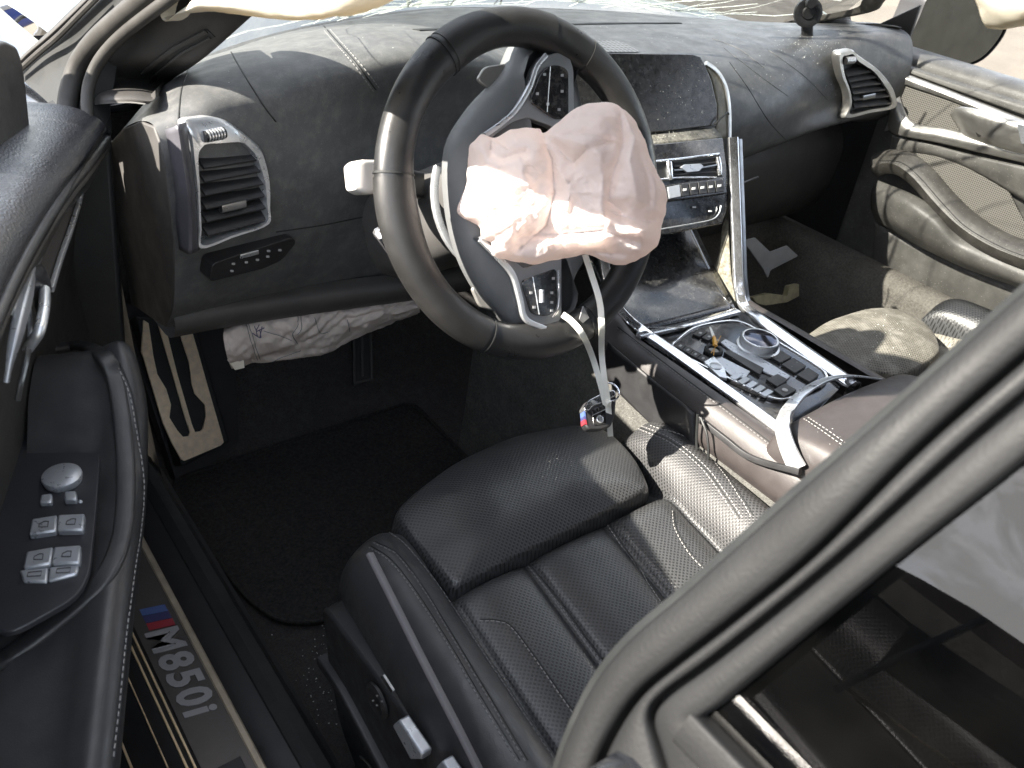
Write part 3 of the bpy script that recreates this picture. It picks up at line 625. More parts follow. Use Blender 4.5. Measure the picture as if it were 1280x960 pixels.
# ---- centre stack below the screen
KP = Vector((.15, .16, .625)); KN = Vector((.16, -.02, 0)).cross(Vector((0, -.07, -.131))).normalized()
if KN.y > 0: KN = -KN
def KQ(px, py, off=0): return onplane(px, py, KP+KN*off, KN)
stack = slab('centre_stack', [KQ(690, 190), KQ(808, 181), KQ(904, 172), KQ(910, 215), KQ(912, 255), KQ(903, 280), KQ(840, 292), KQ(700, 312)], .03, piano, dash, nrm=KN, bevel=.002)
slab('vent_opening', [KQ(760, 207, .0010), KQ(833, 200, .0010), KQ(899, 192, .0010), KQ(903, 221, .0010), KQ(840, 226, .0010), KQ(760, 232, .0010)], .001, blackrub, stack, nrm=KN, bevel=0)
for P in ([(740, 209), (833, 200), (868, 196), (899, 192)], [(740, 234), (838, 223), (870, 222), (895, 222)]): sweep('chrome_line', [KQ(a, b, .004) for a, b in P], circ(.0015, 8), chrome, stack, n=10)
for P, r_ in ((((836, 202), (836.5, 213), (838, 225)), .0056), (((897, 196), (898.5, 207), (900, 219)), .0048)):
    sweep('vent_knob', [KQ(a, b, .003) for a, b in P], circ(r_, 14), chrome, stack, up=KN, n=10, scale=lambda t: .55+.45*math.sin(math.pi*min(1, max(0, .08+.84*t)))**.5)
slab('vent_tab', rpoly([KQ(a, b, .006) for a, b in [(851, 209), (856, 205.5), (876, 204.5), (880, 208), (874, 214), (859, 215.5)]], .002), .005, bluegrey, stack, nrm=KN, bevel=.001)
sweep('vent_bar', [KQ(842, 213, .003), KQ(868, 211, .003), KQ(897, 206, .003)], rrect(.0014, .002, .0006, 2), darksilver, stack, up=KN, n=8)
for k in range(4): sweep('vent_vane', [KQ(842, 203+5.2*k, .0022), KQ(894, 197+6.0*k, .0022)], rrect(.0010, .0012, .0004, 2), plastic, stack, up=KN)
# row of climate buttons
rowt = [(834, 233), (850, 230), (861, 228.5), (872, 227), (883, 226), (893, 225), (904, 223.5)]; rowb = [(836, 249), (852, 246), (863, 244.5), (874, 243), (885, 242), (895, 241), (907, 239.5)]
sh = slab('button_shelf', [KQ(760, 243, .006), KQ(834, 231, .006), KQ(905, 222, .006), KQ(909, 241, .010), KQ(836, 251, .010), KQ(760, 262, .010)], .012, piano, stack, bevel=.001)
for k in range(6):
    (a, b), (c, d), (e, f), (g, h) = rowt[k], rowt[k+1], rowb[k+1], rowb[k]
    t = btn_ = slab('climate_button', [KQ(a+.7, b+.7, .0085), KQ(c-.7, d+.7, .0085), KQ(e-.7, f-.7, .012), KQ(g+.7, h-.7, .012)], .002, bluegrey if k == 0 else plastic, stack, bevel=.0004)
    if k: 
        m_ = [(a+c+e+g)/4, (b+d+f+h)/4]
        slab('button_mark', [KQ(m_[0]-2, m_[1]-1.5, .0128), KQ(m_[0]+2, m_[1]-2, .0128), KQ(m_[0]+1.6, m_[1]+1, .0128), KQ(m_[0]-2.4, m_[1]+1.5, .0128)], .0008, whitep, stack, bevel=0)
sweep('stack_lower_line', [KQ(760, 298, .004), KQ(829, 286, .004), KQ(870, 279, .004), KQ(891, 274, .004), KQ(899, 266, .004), KQ(901, 257, .004)], circ(.0011, 6), silver, stack, n=16)
for a, b in ((868, 259), (888, 264)): btn(KQ, a, b, 2.2, 1, whitep, stack, KN, .004, 'indicator', .001)
# ================================================================== CENTRE CONSOLE
con = thing('centre_console', (0, -.1, 0), 'centre console with silver edge trim, glossy control panel and leather armrest between the seats', 'console')
ZT = .412
# silver edge rails that run from the stack down and back along the console
rr_ = [X(916, 172, .158), X(918.5, 235, .145), X(921, 300, .128), X(923, 350, .116), X(929, 381, .112), Z(948, 398, ZT), Z(1000, 436, ZT), Z(1066, 482, ZT+.004)]
sweep('edge_rail', rr_, rrect(.0085, .004, .003), chrome, con, up=[((CAM-p)*.5+Vector((.0, -.3, .6))).normalized() for p in crom(rr_, 40)], n=40)
sweep('edge_rail_lip', [p+Vector((.011, -.002, -.004)) for p in rr_], rrect(.005, .006, .002), darksilver, con, up=UPZ+Vector((0, -.8, 0)), n=40)
lr_ = [Vector((-.135, .15, .585)), Vector((-.128, .115, .51)), X(762, 366, -.119), X(772, 384, -.115), X(786, 400, -.110), Z(804, 414, ZT), Z(850, 446, ZT), Z(920, 497, ZT), Z(985, 545, ZT)]
sweep('edge_rail', lr_, rrect(.0075, .004, .003), chrome, con, up=[((CAM-p)*.5+Vector((.0, -.3, .6))).normalized() for p in crom(lr_, 40)], n=40)
# storage bay floor and lid
bay = [[Vector((-.112, .185, .50)), Vector((0, .19, .495)), Vector((.125, .175, .49))], [Vector((-.112, .12, .452)), Vector((0, .125, .445)), Vector((.118, .11, .445))], [Z(798, 417, .408), Z(860, 402, .408), Z(920, 387, .408)]]
loft('storage_bay_lid', bay, piano, con, 16, 16, solid=.004)
loft('bay_cheek', [[X(910, 262, .14), X(911, 300, .128), X(914, 345, .116), X(920, 383, .108)], [X(903, 285, .126), X(898, 320, .118), X(888, 350, .112), X(918, 386, .107)]], mk('dusty_cheek_lining', (.13, .12, .09), .9, dust=(.7, 50, DUST), var=(120, .5)), con, 8, 14, solid=.002)
sweep('cross_trim', [Z(798, 420, ZT+.001), Z(860, 406, ZT+.001), Z(922, 389, ZT+.001)], rrect(.006, .003, .0015), chrome, con, up=UPZ, n=10)
# top plate
plate = slab('top_plate', [Z(798, 420, ZT-.004), Z(925, 388, ZT-.004), Z(1062, 474, ZT-.004), Z(990, 545, ZT-.004)], .03, piano, con, nrm=UPZ, bevel=.001)
po = [(840, 435), (848, 424), (866, 411), (893, 404), (925, 403), (960, 421), (1018, 456), (1032, 469), (1030, 480), (1005, 491), (978, 500), (952, 493), (910, 473), (862, 449)]
pf = crom([Z(a, b, ZT-.001) for a, b in po], 64, True)
panel = slab('control_panel', pf, .004, piano, con, nrm=UPZ, bevel=.0006)
sweep('panel_frame', [p+Vector((0, 0, .001)) for p in pf], rrect(.0016, .0014, .0006, 2), chrome, con, up=UPZ, closed=True)
def CQ(px, py, off=0): return Z(px, py, ZT+off)
def ctl(P, mat, h=.003, name='control_button', parent=panel): return slab(name, [CQ(a, b, h) for a, b in P], h+.0005, mat, parent, nrm=UPZ, bevel=.0005)
ctl([(897, 425), (906, 423), (960, 452), (988, 470), (980, 476), (955, 464), (944, 455), (930, 450)], bluegrey, .0022, 'selector_sky_sheen')  # pale slab stands in for the sky reflected in gloss black
ctl([(889, 448), (900, 445), (938, 464), (932, 472), (918, 472)], bluegrey, .0015, 'selector_base')
ctl([(905, 440), (912, 437), (955, 460), (950, 468)], plastic, .004, 'selector_slot')
for k in range(5):
    a, b = 912+9.5*k, 471+5.2*k; ctl([(a, b), (a+10, b-6), (a+17, b-2.6), (a+7, b+4)], bluegrey if k % 2 == 0 else darksilver, .0025, 'ribbed_step')
for k in range(4):
    a, b = 843+9.5*k, 432+5.2*k; ctl([(a, b), (a+6, b-5.2), (a+15, b-.5), (a+9, b+5)], plastic, .003)
    ctl([(a+5, b), (a+7.5, b-1.8), (a+10, b-.4), (a+7.5, b+1.4)], dimwhite, .0036, 'button_mark')
for k in range(4):
    a, b = 866+11*k, 417+4.5*k
    if k < 3: ctl([(a, b), (a+9, b-7), (a+19, b-3), (a+9, b+4)], plastic, .003); ctl([(a+7, b-1), (a+9, b-2.5), (a+12, b-1.4), (a+10, b+.4)], dimwhite, .0036, 'button_mark')
for P in ([(960, 444), (975, 437), (990, 446), (975, 453)], [(977, 455), (992, 447), (1008, 457), (994, 466)], [(996, 468), (1010, 459), (1024, 468), (1012, 477)], [(958, 474), (972, 467), (985, 474), (972, 483)]): ctl(P, plastic, .003)
ctl([(967, 487), (981, 479), (996, 487), (980, 496)], plastic, .003, 'parking_brake_button')
lathe('button_ring', CQ(981, 487.5, .0034), UPZ, [(.0036, 0), (.0042, .0004), (.0036, .0008)], dimwhite, panel, 16)
pb = ctl([(880, 452), (892, 445), (906, 460), (909, 473), (899, 470)], silver, .004, 'park_button', con)
lathe('button_dome', CQ(894.5, 458, .004), UPZ, [(.0085, 0), (.0085, .001), (.006, .0018)], bluegrey, pb, 24)
stt = lathe('start_button', CQ(891.5, 440, .001), UPZ, [(.0135, 0), (.0135, .004), (.0115, .0062), (.0085, .0055), (.008, .0025)], blackrub, con, 32)
lathe('start_button_cap', CQ(891.5, 440, .0018), UPZ, [(.0078, 0), (.0078, .002), (.004, .003)], dimwhite, stt, 24)
kc = CQ(947, 434, 0)
kn = lathe('rotary_controller', kc, UPZ, [(.031, 0), (.031, .003), (.0275, .004), (.027, .0145), (.0262, .0162), (.0250, .0166), (.0235, .0160)], silver, con, 48)
lathe('controller_face', kc+UPZ*.0158, UPZ, [(.0240, 0), (.0238, .0004), (.016, .0012), (.006, .0015)], mk('dark_mirror_face', (.10, .10, .12), .08, .9), kn, 40)
vs = []; F = []
for i in range(64):
    t = 2*math.pi*i/64; d_ = Vector((math.cos(t), math.sin(t), 0)); s_ = Vector((-d_.y, d_.x, 0)); b = len(vs)
    for h in (.0052, .0140):
        for a_, r_ in ((-.0009, .0270), (0, .0281), (.0009, .0270)): vs.append(kc+d_*r_+s_*a_+UPZ*h)
    F += [(b, b+1, b+4, b+3), (b+1, b+2, b+5, b+4)]
mesh('knurling', vs, F, silver, kn, sharp=0)
# leather flank, driver side
lf = []
for (a, b) in ((752, 372), (772, 396), (800, 420), (850, 455), (920, 506), (985, 556), (1040, 600), (1100, 650)):
    p = Z(a, b, ZT-.002) if a > 790 else X(a, b, -.125)
    y = p.y; x0 = -.122 if a > 790 else -.126; z0 = p.z
    lf.append([Vector((x0+.006, y, z0)), Vector((x0-.006, y, z0+.001)), Vector((x0-.020, y, z0-.008)), Vector((x0-.030, y, z0-.026)), Vector((x0-.034, y, z0-.048)), Vector((x0-.030, y, z0-.062))])
fk = loft('leather_flank', lf, leather_brown, con, 40, 16); fkt = bvh(fk)
seam([(772, 408), (800, 430), (850, 468), (920, 520), (975, 562)], 40, .0008, None, .0001, fk, fkt, (.003,), threadm)
loft('leather_flank', [[Vector((-p.x, p.y, p.z)) for p in r] for r in lf], leather_brown, con, 30, 12)
# carpeted lower sides
for s in (-1, 1):
    rws = []
    for y in (-.75, -.5, -.3, -.15, 0, .1, .2, .35): rws.append([Vector((s*(-x), y, z)) for x, z in ((.143, .372), (.152, .345), (.158, .30), (.165, .2), (.172, .08), (.18, -.005))])
    loft('lower_side', rws, carpet_m, con, 24, 14)
sweep('side_rim', [X(872, 522, -.154), X(905, 548, -.155), X(940, 573, -.156), X(1000, 590, -.156)], rrect(.004, .003, .0012), plastic, con, up=Vector((-1, 0, .3)), n=14)
loft('side_pocket_panel', [[X(760, 428, -.154), X(800, 462, -.154), X(868, 516, -.154)], [X(756, 470, -.1585), X(815, 500, -.1585), X(869, 548, -.1585)], [X(828, 545, -.162), X(845, 560, -.162), X(873, 600, -.162)]], plastic, con, 12, 12, solid=.002)
tube('loose_cable', [X(872, 518, -.163), X(871, 560, -.166), X(877, 590, -.168), X(885, 575, -.168), X(884, 545, -.167), X(876, 522, -.163)], .0018, blackrub, con, n=30, seg=6)
# armrest with its silver bracket
ar = []
for y, dz, nw in ((-.232, -.010, .0), (-.24, .018, 0), (-.27, .034, 0), (-.34, .042, 0), (-.45, .045, 0), (-.58, .045, 0), (-.7, .04, 0)):
    ar.append([Vector((x, y, ZT+z+dz)) for x, z in ((-.145, -.075-dz), (-.146, -.05), (-.140, -.02), (-.125, -.004), (-.08, .002), (0, .006), (.08, .002), (.125, -.004), (.140, -.02), (.146, -.05))])
am = loft('armrest', ar, leather_brown, con, 36, 40); amt = bvh(am)
seam([(1003, 520), (1040, 545), (1080, 575), (1110, 600)], 24, .0008, None, .0001, am, amt, (.003, -.003), thread_l)
br = [Vector((.135, -.222, .405)), Z(1066, 470, ZT+.012), Z(1035, 474, ZT+.022), Z(1008, 488, ZT+.024), Z(988, 508, ZT+.016), X(978, 528, -.139), X(982, 552, -.150), X(990, 572, -.152), X(997, 586, -.153)]
sweep('armrest_bracket', br, rrect(.012, .0025, .001), silver, con, up=[Vector((-.1, .4, .9))]*22+[Vector((-.6, .2, .7))]*4+[Vector((-1, -.1, .15))]*14, n=40, scale=lambda t: .45+.55*t)
# ================================================================== STEERING COLUMN
col = thing('steering_column', (-.3705, .2, .55), 'dark steering column shroud with control stalk and levers behind the wheel', 'steering column')
cs = []
for h, a, b, dn in ((-.045, .052, .050, 0), (-.07, .060, .056, -.004), (-.12, .068, .060, -.012), (-.18, .074, .062, -.02), (-.26, .080, .064, -.03)):
    ring = []
    for i in range(17):
        t = 2*math.pi*i/16; c_, s_ = math.cos(t), math.sin(t); k = (abs(c_)**3+abs(s_)**3)**(-1/3)
        ring.append(wl(a*c_*k, dn+b*s_*k, h))
    cs.append(ring)
loft('shroud', cs, mk('shroud_grey', (.06, .058, .056), .55, bump=(900, .3, .0005), var=(20, .15)), col, 16, 48)
arcp = [wl(.088*math.cos(t), -.004+.088*math.sin(t), -.058) for t in [R(150+100*i/14) for i in range(15)]]
sweep('silver_arc', arcp, rrect(.004, .003, .001), silver, col, up=WN)
sta = Y(470, 222, .10)
stalk = sweep('stalk', [Y(520, 232, .115), Y(485, 226, .105), Y(462, 222, .095)], rrect(.015, .0125, .004), plastic, col, up=Vector((0, -.9, .45)), n=8)
ce = Y(450, 222, .090); 
sweep('stalk_end_cap', [Y(463, 222, .095), Y(452, 222, .092), Y(444, 222, .090), Y(438, 222, .089)], rrect(.0175, .0125, .005), mk('stalk_cap', (.55, .53, .50), .45), stalk, up=Vector((0, -.9, .45)), n=10, scale=lambda t: 1-.35*max(0, t-.45)**1.3*1.6)
for dy in (-9, 9): slab('stalk_mark', [Y(471, 222+dy-2, .083), Y(477, 222+dy-2, .083), Y(477, 222+dy+2, .083), Y(471, 222+dy+2, .083)], .0005, dimwhite, stalk, bevel=0)
tube('tilt_lever', [Y(472, 290, .10), Y(478, 297, .09), Y(488, 312, .10)], .006, chrome, col, n=8)
# ================================================================== STEERING WHEEL
sw = thing('steering_wheel', WC, 'thick black leather steering wheel turned a quarter with silver spoke trim', 'steering wheel')
def rim(name, a0, a1, mat, dr=0, n=60, closed=False):
    pts = []; prof = []
    q = 20; vs = []; m = n
    for i in range(m):
        t = a0+(a1-a0)*i/(m if closed else m-1)
        bump = sum(math.exp(-((math.degrees(t)-c+540) % 360-180)**2/(2*13**2)) for c in (62, -92, 190-10, 120))
        c = wl(.1675*math.cos(t), .1675*math.sin(t), 0); e = (WU*math.cos(t)+WV*math.sin(t))
        for j in range(q):
            s = 2*math.pi*j/q; cr_, ch = math.cos(s), math.sin(s)
            rr = (.0190+dr)*(1+.05*bump); hh = (.0160+dr)
            vs.append(c+e*(rr*cr_-.003*bump*(cr_ < 0)*abs(cr_))+WN*(hh*ch))
    F = gridfaces(m, q, closed, True)
    if not closed: F += [tuple(range(q))[::-1], tuple((m-1)*q+j for j in range(q))]
    return mesh(name, vs, F, mat, sw, sharp=60)
rim_l = mk('rim_leather', (.022, .022, .022), .34, bump=(1200, .15, .0003), var=(30, .2))
rim_p = mk('rim_grip_leather', (.020, .0195, .019), .42, bump=(1500, .35, .0005), var=(30, .2))
rim('rim', 0, 2*math.pi, rim_l, 0, 120, True)
for a0, a1 in ((168, 236), (288, 352), (70, 118), (8, 52)): rim('grip_section', R(a0), R(a1), rim_p, .0007, 40)
for a in (166.5, 238, 286, 120):
    rim('rim_seam', R(a-.35), R(a+.35), blackrub, .0010, 4)
hubg = mk('hub_grey_plastic', (.115, .118, .12), .55, bump=(1200, .3, .0004), var=(25, .1))
ho = [(.030, .155), (.005, .125), (-.045, .092), (-.080, .055), (-.092, -.004), (-.089, -.055), (-.074, -.098), (-.056, -.124), (-.030, -.155), (.030, -.157), (.050, -.115), (.085, -.085), (.135, -.05), (.155, -.03), (.155, .03), (.135, .05), (.105, .075), (.098, .12), (.088, .153)]
hc = crom([Vector((a, b, 0)) for a, b in ho], 90, True); cen = Vector((.01, 0, 0)); rows = []
for k, h in ((.80, -.055), (.93, -.046), (1, -.034), (1.0, -.022), (.97, -.012), (.90, -.004), (.78, .001), (.5, .004), (.02, .006)):
    rows.append([wl(*(cen+(p-cen)*(k if abs(p.y) < .13 else max(k, .9) if h > -.02 else k)).xy, h) for p in hc])
vs = [p for r in rows for p in r]; nq = 90
mesh('hub', vs, gridfaces(len(rows), nq, False, True)+[tuple(range(nq))], hubg, sw, sharp=60)
bez = mk('spoke_bezel', (.30, .305, .31), .38, .7, var=(30, .08))
b1 = [(604, 168), (622, 156), (643, 139), (660, 110), (669, 84), (680, 69), (700, 65), (712, 71), (717, 86), (718, 150), (716, 172), (700, 168), (690, 158), (660, 147), (642, 152), (622, 166), (610, 178)]
p1 = [(662, 127), (676, 92), (686, 82), (700, 81), (711, 88), (711, 146), (697, 150), (684, 142)]
b2 = [(597, 296), (612, 312), (624, 323), (641, 345), (650, 375), (656, 398), (667, 407), (681, 411), (694, 408), (702, 397), (702, 318), (680, 326), (655, 336), (643, 326), (626, 309), (610, 294)]
p2 = [(652, 351), (696, 335), (697, 382), (690, 394), (673, 395), (664, 391)]
for bz, pd, marks in ((b1, p1, [(681, 93), (703, 94), (703, 114), (685, 130), (699, 137), (672, 117)]), (b2, p2, [(664, 366), (692, 348), (690, 366), (690, 378), (690, 388), (668, 384)])):
    zo = slab('spoke_trim', rpoly([W(a, b, .008) for a, b in bz], .004, 3), .012, bez, sw, nrm=WN, bevel=.0022)
    sp = slab('switch_pad', rpoly([W(a, b, .0105) for a, b in pd], .006, 4), .006, piano, sw, nrm=WN, bevel=.0008)
    for a, b in marks: slab('switch_mark', [W(a-1.6, b-1.6, .0112), W(a+1.6, b-1.6, .0112), W(a+1.6, b+1.6, .0112), W(a-1.6, b+1.6, .0112)], .0008, dimwhite, sp, nrm=WN, bevel=0)
    if bz is b2:
        sweep('pad_divider', [W(666, 346, .0112), W(674, 393, .0112)], circ(.0005, 6), silver, sp); sweep('thumb_roller', [W(677, 362, .012), W(677, 378, .012)], circ(.0042, 12), silver, sp, scale=lambda t: .7+.3*math.sin(math.pi*t))
        sweep('pad_chrome_edge', [W(698, 338, .011), W(699, 365, .011), W(698, 385, .011), W(691, 397, .011)], circ(.0014, 8), chrome, sp, n=12)
    else:
        sweep('pad_divider', [W(688, 83, .0112), W(684, 140, .0112)], circ(.0004, 6), silver, sp)
sweep('trim_highlight_edge', [W(a, b, .009) for a, b in [(600, 299), (622, 321), (641, 344), (650, 375), (657, 399), (681, 411)]], rrect(.0030, .0025, .001), silver, sw, up=WN, n=24)
sweep('trim_highlight_edge', [W(a, b, .009) for a, b in [(606, 169), (624, 156), (644, 138), (661, 110), (670, 84), (682, 69)]], rrect(.0026, .0025, .001), silver, sw, up=WN, n=24)
padm = mk('paddle_metal', (.30, .29, .27), .4, .5, var=(40, .1))
slab('shift_paddle', rpoly([W(589, 359, -.030), W(609, 353, -.030), W(628, 376, -.026), W(632, 392, -.026), W(600, 384, -.030)], .006), .005, padm, sw, nrm=WN, bevel=.0015)
slab('shift_paddle', rpoly([W(596, 100, -.030), W(606, 83, -.030), W(640, 78, -.026), W(648, 86, -.026), W(622, 118, -.028)], .006), .005, padm, sw, nrm=WN, bevel=.0015)
slab('rim_badge_patch', [W(724, 399, .016), W(729, 382, .018), W(737, 397, .018), W(729, 404, .016)], .001, bez, sw, nrm=WN)
# ================================================================== AIRBAGS
def fold(p, f, seed): return noise.noise(Vector((p.x*f+seed, p.y*f-seed*1.7, p.z*f+seed*.6)))
def ridged(p, f, seed):
    v = 0; a = 1
    for k in range(4): v += a*(1-abs(fold(p, f*2**k, seed+k*3.1)))**2; a *= .5
    return v/1.875
bag = thing('driver_airbag', wl(0, 0, .01), 'deflated pinkish white airbag hanging crumpled from the steering wheel hub', 'airbag')
bo = [(586, 186), (600, 168), (618, 172), (640, 162), (672, 160), (680, 166), (700, 150), (722, 134), (748, 128), (772, 132), (790, 147), (803, 168), (812, 195), (824, 220), (833, 240), (832, 265), (827, 288), (820, 308), (803, 322), (779, 332), (756, 327), (735, 318), (712, 322), (690, 326), (668, 330), (640, 326), (617, 320), (612, 304), (602, 298), (598, 282), (577, 272), (572, 258), (580, 240), (584, 215)]
BN = (CAM-wl(0, 0, .05)).normalized(); BP = wl(0.0, 0, .075)
def BQ(px, py, off=0): return onplane(px, py, BP+BN*off, BN)
oc = crom([BQ(a, b) for a, b in bo], 220, True); oc = [p+(p-BQ(706, 236))*(.018*noise.noise(p*70)+.010*noise.noise(p*160)) for p in oc]; bc = BQ(706, 236)
na, nr = 220, 46; vs = []
# lobes: (pixel centre, radius px, height m)
lobes = [((628, 235), 52, .018), ((668, 200), 30, .014), ((735, 175), 42, .022), ((790, 215), 38, .026), ((735, 285), 55, .018), ((800, 290), 34, .012), ((640, 290), 30, .012)]
creases = [([(676, 165), (690, 200), (694, 240), (684, 280), (650, 310)], .016, 7), ([(600, 205), (615, 212), (635, 221)], .012, 6), ([(683, 172), (705, 195), (716, 205), (730, 190), (760, 178)], .014, 7), ([(773, 140), (776, 180), (764, 215), (757, 250), (775, 262)], .016, 7), ([(760, 265), (800, 275), (822, 270)], .012, 6), ([(650, 295), (700, 290), (750, 285), (790, 300)], .014, 8), ([(700, 320), (740, 312), (790, 318)], .010, 6), ([(772, 180), (735, 170), (700, 172)], .010, 6), ([(615, 172), (618, 195), (630, 200), (660, 190)], .010, 6), ([(790, 190), (805, 220), (808, 250)], .008, 5)]
ridges = [([(800, 180), (812, 215), (815, 260)], .006, 6), ([(700, 215), (712, 235), (708, 262)], .006, 6), ([(655, 215), (668, 240), (660, 270)], .006, 6), ([(690, 140), (730, 150), (770, 150)], .005, 7), ([(686, 172), (720, 180), (745, 195), (750, 230), (748, 262)], .010, 8), ([(775, 140), (790, 175), (780, 205), (790, 250)], .012, 8), ([(600, 175), (612, 200), (606, 232)], .008, 7), ([(690, 300), (740, 297), (800, 283)], .008, 7), ([(640, 168), (650, 185), (672, 190)], .006, 6)]
def segd(x, y, P):
    best = 1e9
    for i in range(len(P)-1):
        ax, ay = P[i]; bx, by = P[i+1]; dx, dy = bx-ax, by-ay; t = max(0, min(1, ((x-ax)*dx+(y-ay)*dy)/(dx*dx+dy*dy))); d = math.hypot(x-ax-t*dx, y-ay-t*dy)
        if d < best: best = d
    return best
def topix(p):
    d = p-CAM; z = d.dot(AZ); return 640+FPX*d.dot(AX)/z, 480-FPX*d.dot(AY)/z
def bagpt(e, r, side):
    p = bc+(e-bc)*r; x, y = topix(p)
    base_ = math.sqrt(max(0, 1-r**2.6))
    if side < 0: return p-BN*(base_*.055)+BN*(.006*fold(p, 20, 4)*base_)
    h = base_*.040
    for (cx, cy), rad, amp in lobes: h += amp*math.exp(-((x-cx)**2+(y-cy)**2)/(2*(rad*.62)**2))
    for P, amp, wd in creases: d = segd(x, y, P); h -= amp*math.exp(-d/wd*1.3)
    for P, amp, wd in ridges: d = segd(x, y, P); h += amp*math.exp(-d/wd*1.2)
    fade = min(1, (1-r)*5)
    h += (ridged(p, 13, 2.0)-.5)*.020*fade + (ridged(p, 30, 9.0)-.5)*.010*fade + (ridged(Vector((p.x*1.8, p.y, p.z*.8)), 60, 4.0)-.5)*.002*fade
    h *= 1 if r < .9 else max(.0, (1-r)/.1)**.55
    q = p+BN*h
    return q
rads = [1-(1-i/(nr-1))**1.35 if False else (i/(nr-1))**.85 for i in range(nr)]
for side in (1, -1):
    for r_ in rads:
        for e in oc: vs.append(bagpt(e, max(r_, .004), side))
F = gridfaces(nr, na, False, True) + [tuple(a+nr*na for a in f) for f in gridfaces(nr, na, False, True)]
bg_ = mesh('bag', vs, F, bagm, bag, sharp=0)
bm = bmesh.new(); bm.from_mesh(bg_.data); bmesh.ops.remove_doubles(bm, verts=bm.verts, dist=.0006); bmesh.ops.recalc_face_normals(bm, faces=bm.faces); bm.to_mesh(bg_.data); bg_.data.polygons.foreach_set('use_smooth', [True]*len(bg_.data.polygons)); bm.free()
# knee airbag under the dash
kb = thing('knee_airbag', Y(400, 420, .33), 'crumpled beige knee airbag hanging below the dashboard', 'airbag')
kt = [(281, 404), (300, 394), (330, 388), (370, 382), (410, 377), (450, 371), (490, 366), (526, 361)]
k1 = [(279, 418), (297, 410), (332, 402), (372, 395), (412, 388), (452, 384), (492, 377), (527, 370)]
k2 = [(281, 435), (303, 430), (334, 420), (372, 414), (412, 404), (452, 396), (492, 386), (526, 379)]
k3 = [(285, 450), (308, 447), (338, 438), (374, 432), (410, 422), (448, 408), (490, 395), (524, 386)]
k4 = [(290, 461), (316, 455), (345, 452), (378, 448), (408, 441), (440, 424), (480, 408), (522, 393)]
yy = (.315, .285, .275, .285, .315)
rws = [[Y(a, b, y) for a, b in r] for r, y in zip((kt, k1, k2, k3, k4), yy)] + [[Y(a, b-4, .345)+Vector((0, 0, .012)) for a, b in k4]]
kg = loftgrid(rws, 46, 130)
kcre = [([(300, 394), (322, 425), (316, 452)], .010, 5), ([(330, 390), (345, 412), (372, 428), (400, 405), (415, 380)], .012, 6), ([(318, 452), (360, 440), (400, 420), (425, 395), (440, 375)], .013, 6), ([(345, 449), (390, 436), (430, 402), (520, 378)], .010, 5), ([(425, 384), (470, 376), (520, 366)], .010, 5), ([(436, 398), (440, 412)], .008, 5), ([(480, 380), (498, 404)], .009, 5), ([(380, 384), (372, 410), (350, 430)], .008, 5)]
for i, r_ in enumerate(kg):
    for j, p in enumerate(r_):
        x, y = topix(p); h = (ridged(p, 22, 5)-.5)*.016+(ridged(p, 55, 1)-.5)*.007
        for P, amp, wd in kcre: h -= amp*math.exp(-segd(x, y, P)/wd*1.3)
        f = min(1, i/8)
        r_[j] = p+Vector((-.2, -.85, .3))*h*f
kbo = gridobj('bag', kg, kneem, kb, sharp=0)
kbt = bvh(kbo)
inkm = mk('ink_mark', (.06, .06, .12), .8); thr = mk('dark_seam_thread', (.12, .14, .15), .8)
for P in ([(306, 398), (313, 425), (322, 450)], [(309, 398), (317, 425), (325, 449)], [(372, 392), (372, 408), (366, 418), (372, 430)], [(376, 392), (377, 410), (372, 418)], [(328, 458), (352, 447), (376, 438)], [(330, 414), (350, 420), (364, 426)], [(393, 397), (400, 416), (412, 414)], [(434, 400), (437, 414)]): seam(P, 16, .0005, thr, .0006, kbo, kbt, name='stitch_line')
for P in ([(318, 408), (322, 420)], [(324, 406), (320, 414), (330, 410)], [(316, 416), (326, 422), (324, 412)], [(327, 408), (325, 422)]): seam(P, 8, .0006, inkm, .0008, kbo, kbt, name='ink_scribble')
slab('fixing_tab', [Y(284, 450, .290), Y(305, 448, .290), Y(306, 460, .29), Y(294, 463, .29)], .002, curtm, kb)
# curtain airbag along the left roof rail
cb = thing('curtain_airbag', (-.60, -.1, 1.0), 'sunlit cream curtain airbag hanging from the left roof rail', 'airbag', None)
bot = [X(238, -14, -.60), X(262, 8, -.615), X(300, 17, -.62), X(350, 25, -.625), X(400, 26, -.625), X(450, 17, -.62), X(486, -2, -.612), X(525, -60, -.60), Vector((-.585, -.16, 1.03)), Vector((-.58, -.35, 1.045)), Vector((-.58, -.6, 1.055))]
topc = [Vector((-.60, min(p.y+.02, .06) if i < 4 else p.y, 0)) for i, p in enumerate(bot)]
topc = [Vector((-.655+.0*i, .12, .96)) if i == 0 else Vector((max(-.645, -.575-.22*max(0, p.y+.05)), p.y, 1.045-.75*max(0, p.y+.05))) for i, p in enumerate(bot)]
rows = []
for t, o_ in ((0, 0), (.03, .014), (.2, .03), (.5, .034), (.8, .02), (1, 0)): rows.append([b.lerp(a, t)+Vector((-o_, 0, -.006*math.sin(math.pi*t))) for a, b in zip(topc, bot)])
for t, o_ in ((.8, .012), (.5, .02), (.2, .016), (.03, .008), (0, 0)): rows.append([b.lerp(a, t)+Vector((o_, 0, 0)) for a, b in zip(topc, bot)])
cg = loftgrid(rows, 44, 110)
for r_ in cg:
    for j, p in enumerate(r_): r_[j] = p+Vector((-.5, 0, .3))*((ridged(p, 16, 3)-.5)*.014)
gridobj('bag', cg, curtm, cb, sharp=0)
cb2 = thing('curtain_airbag', (.62, .0, .9), 'bright white curtain airbag end at the passenger window', 'airbag')
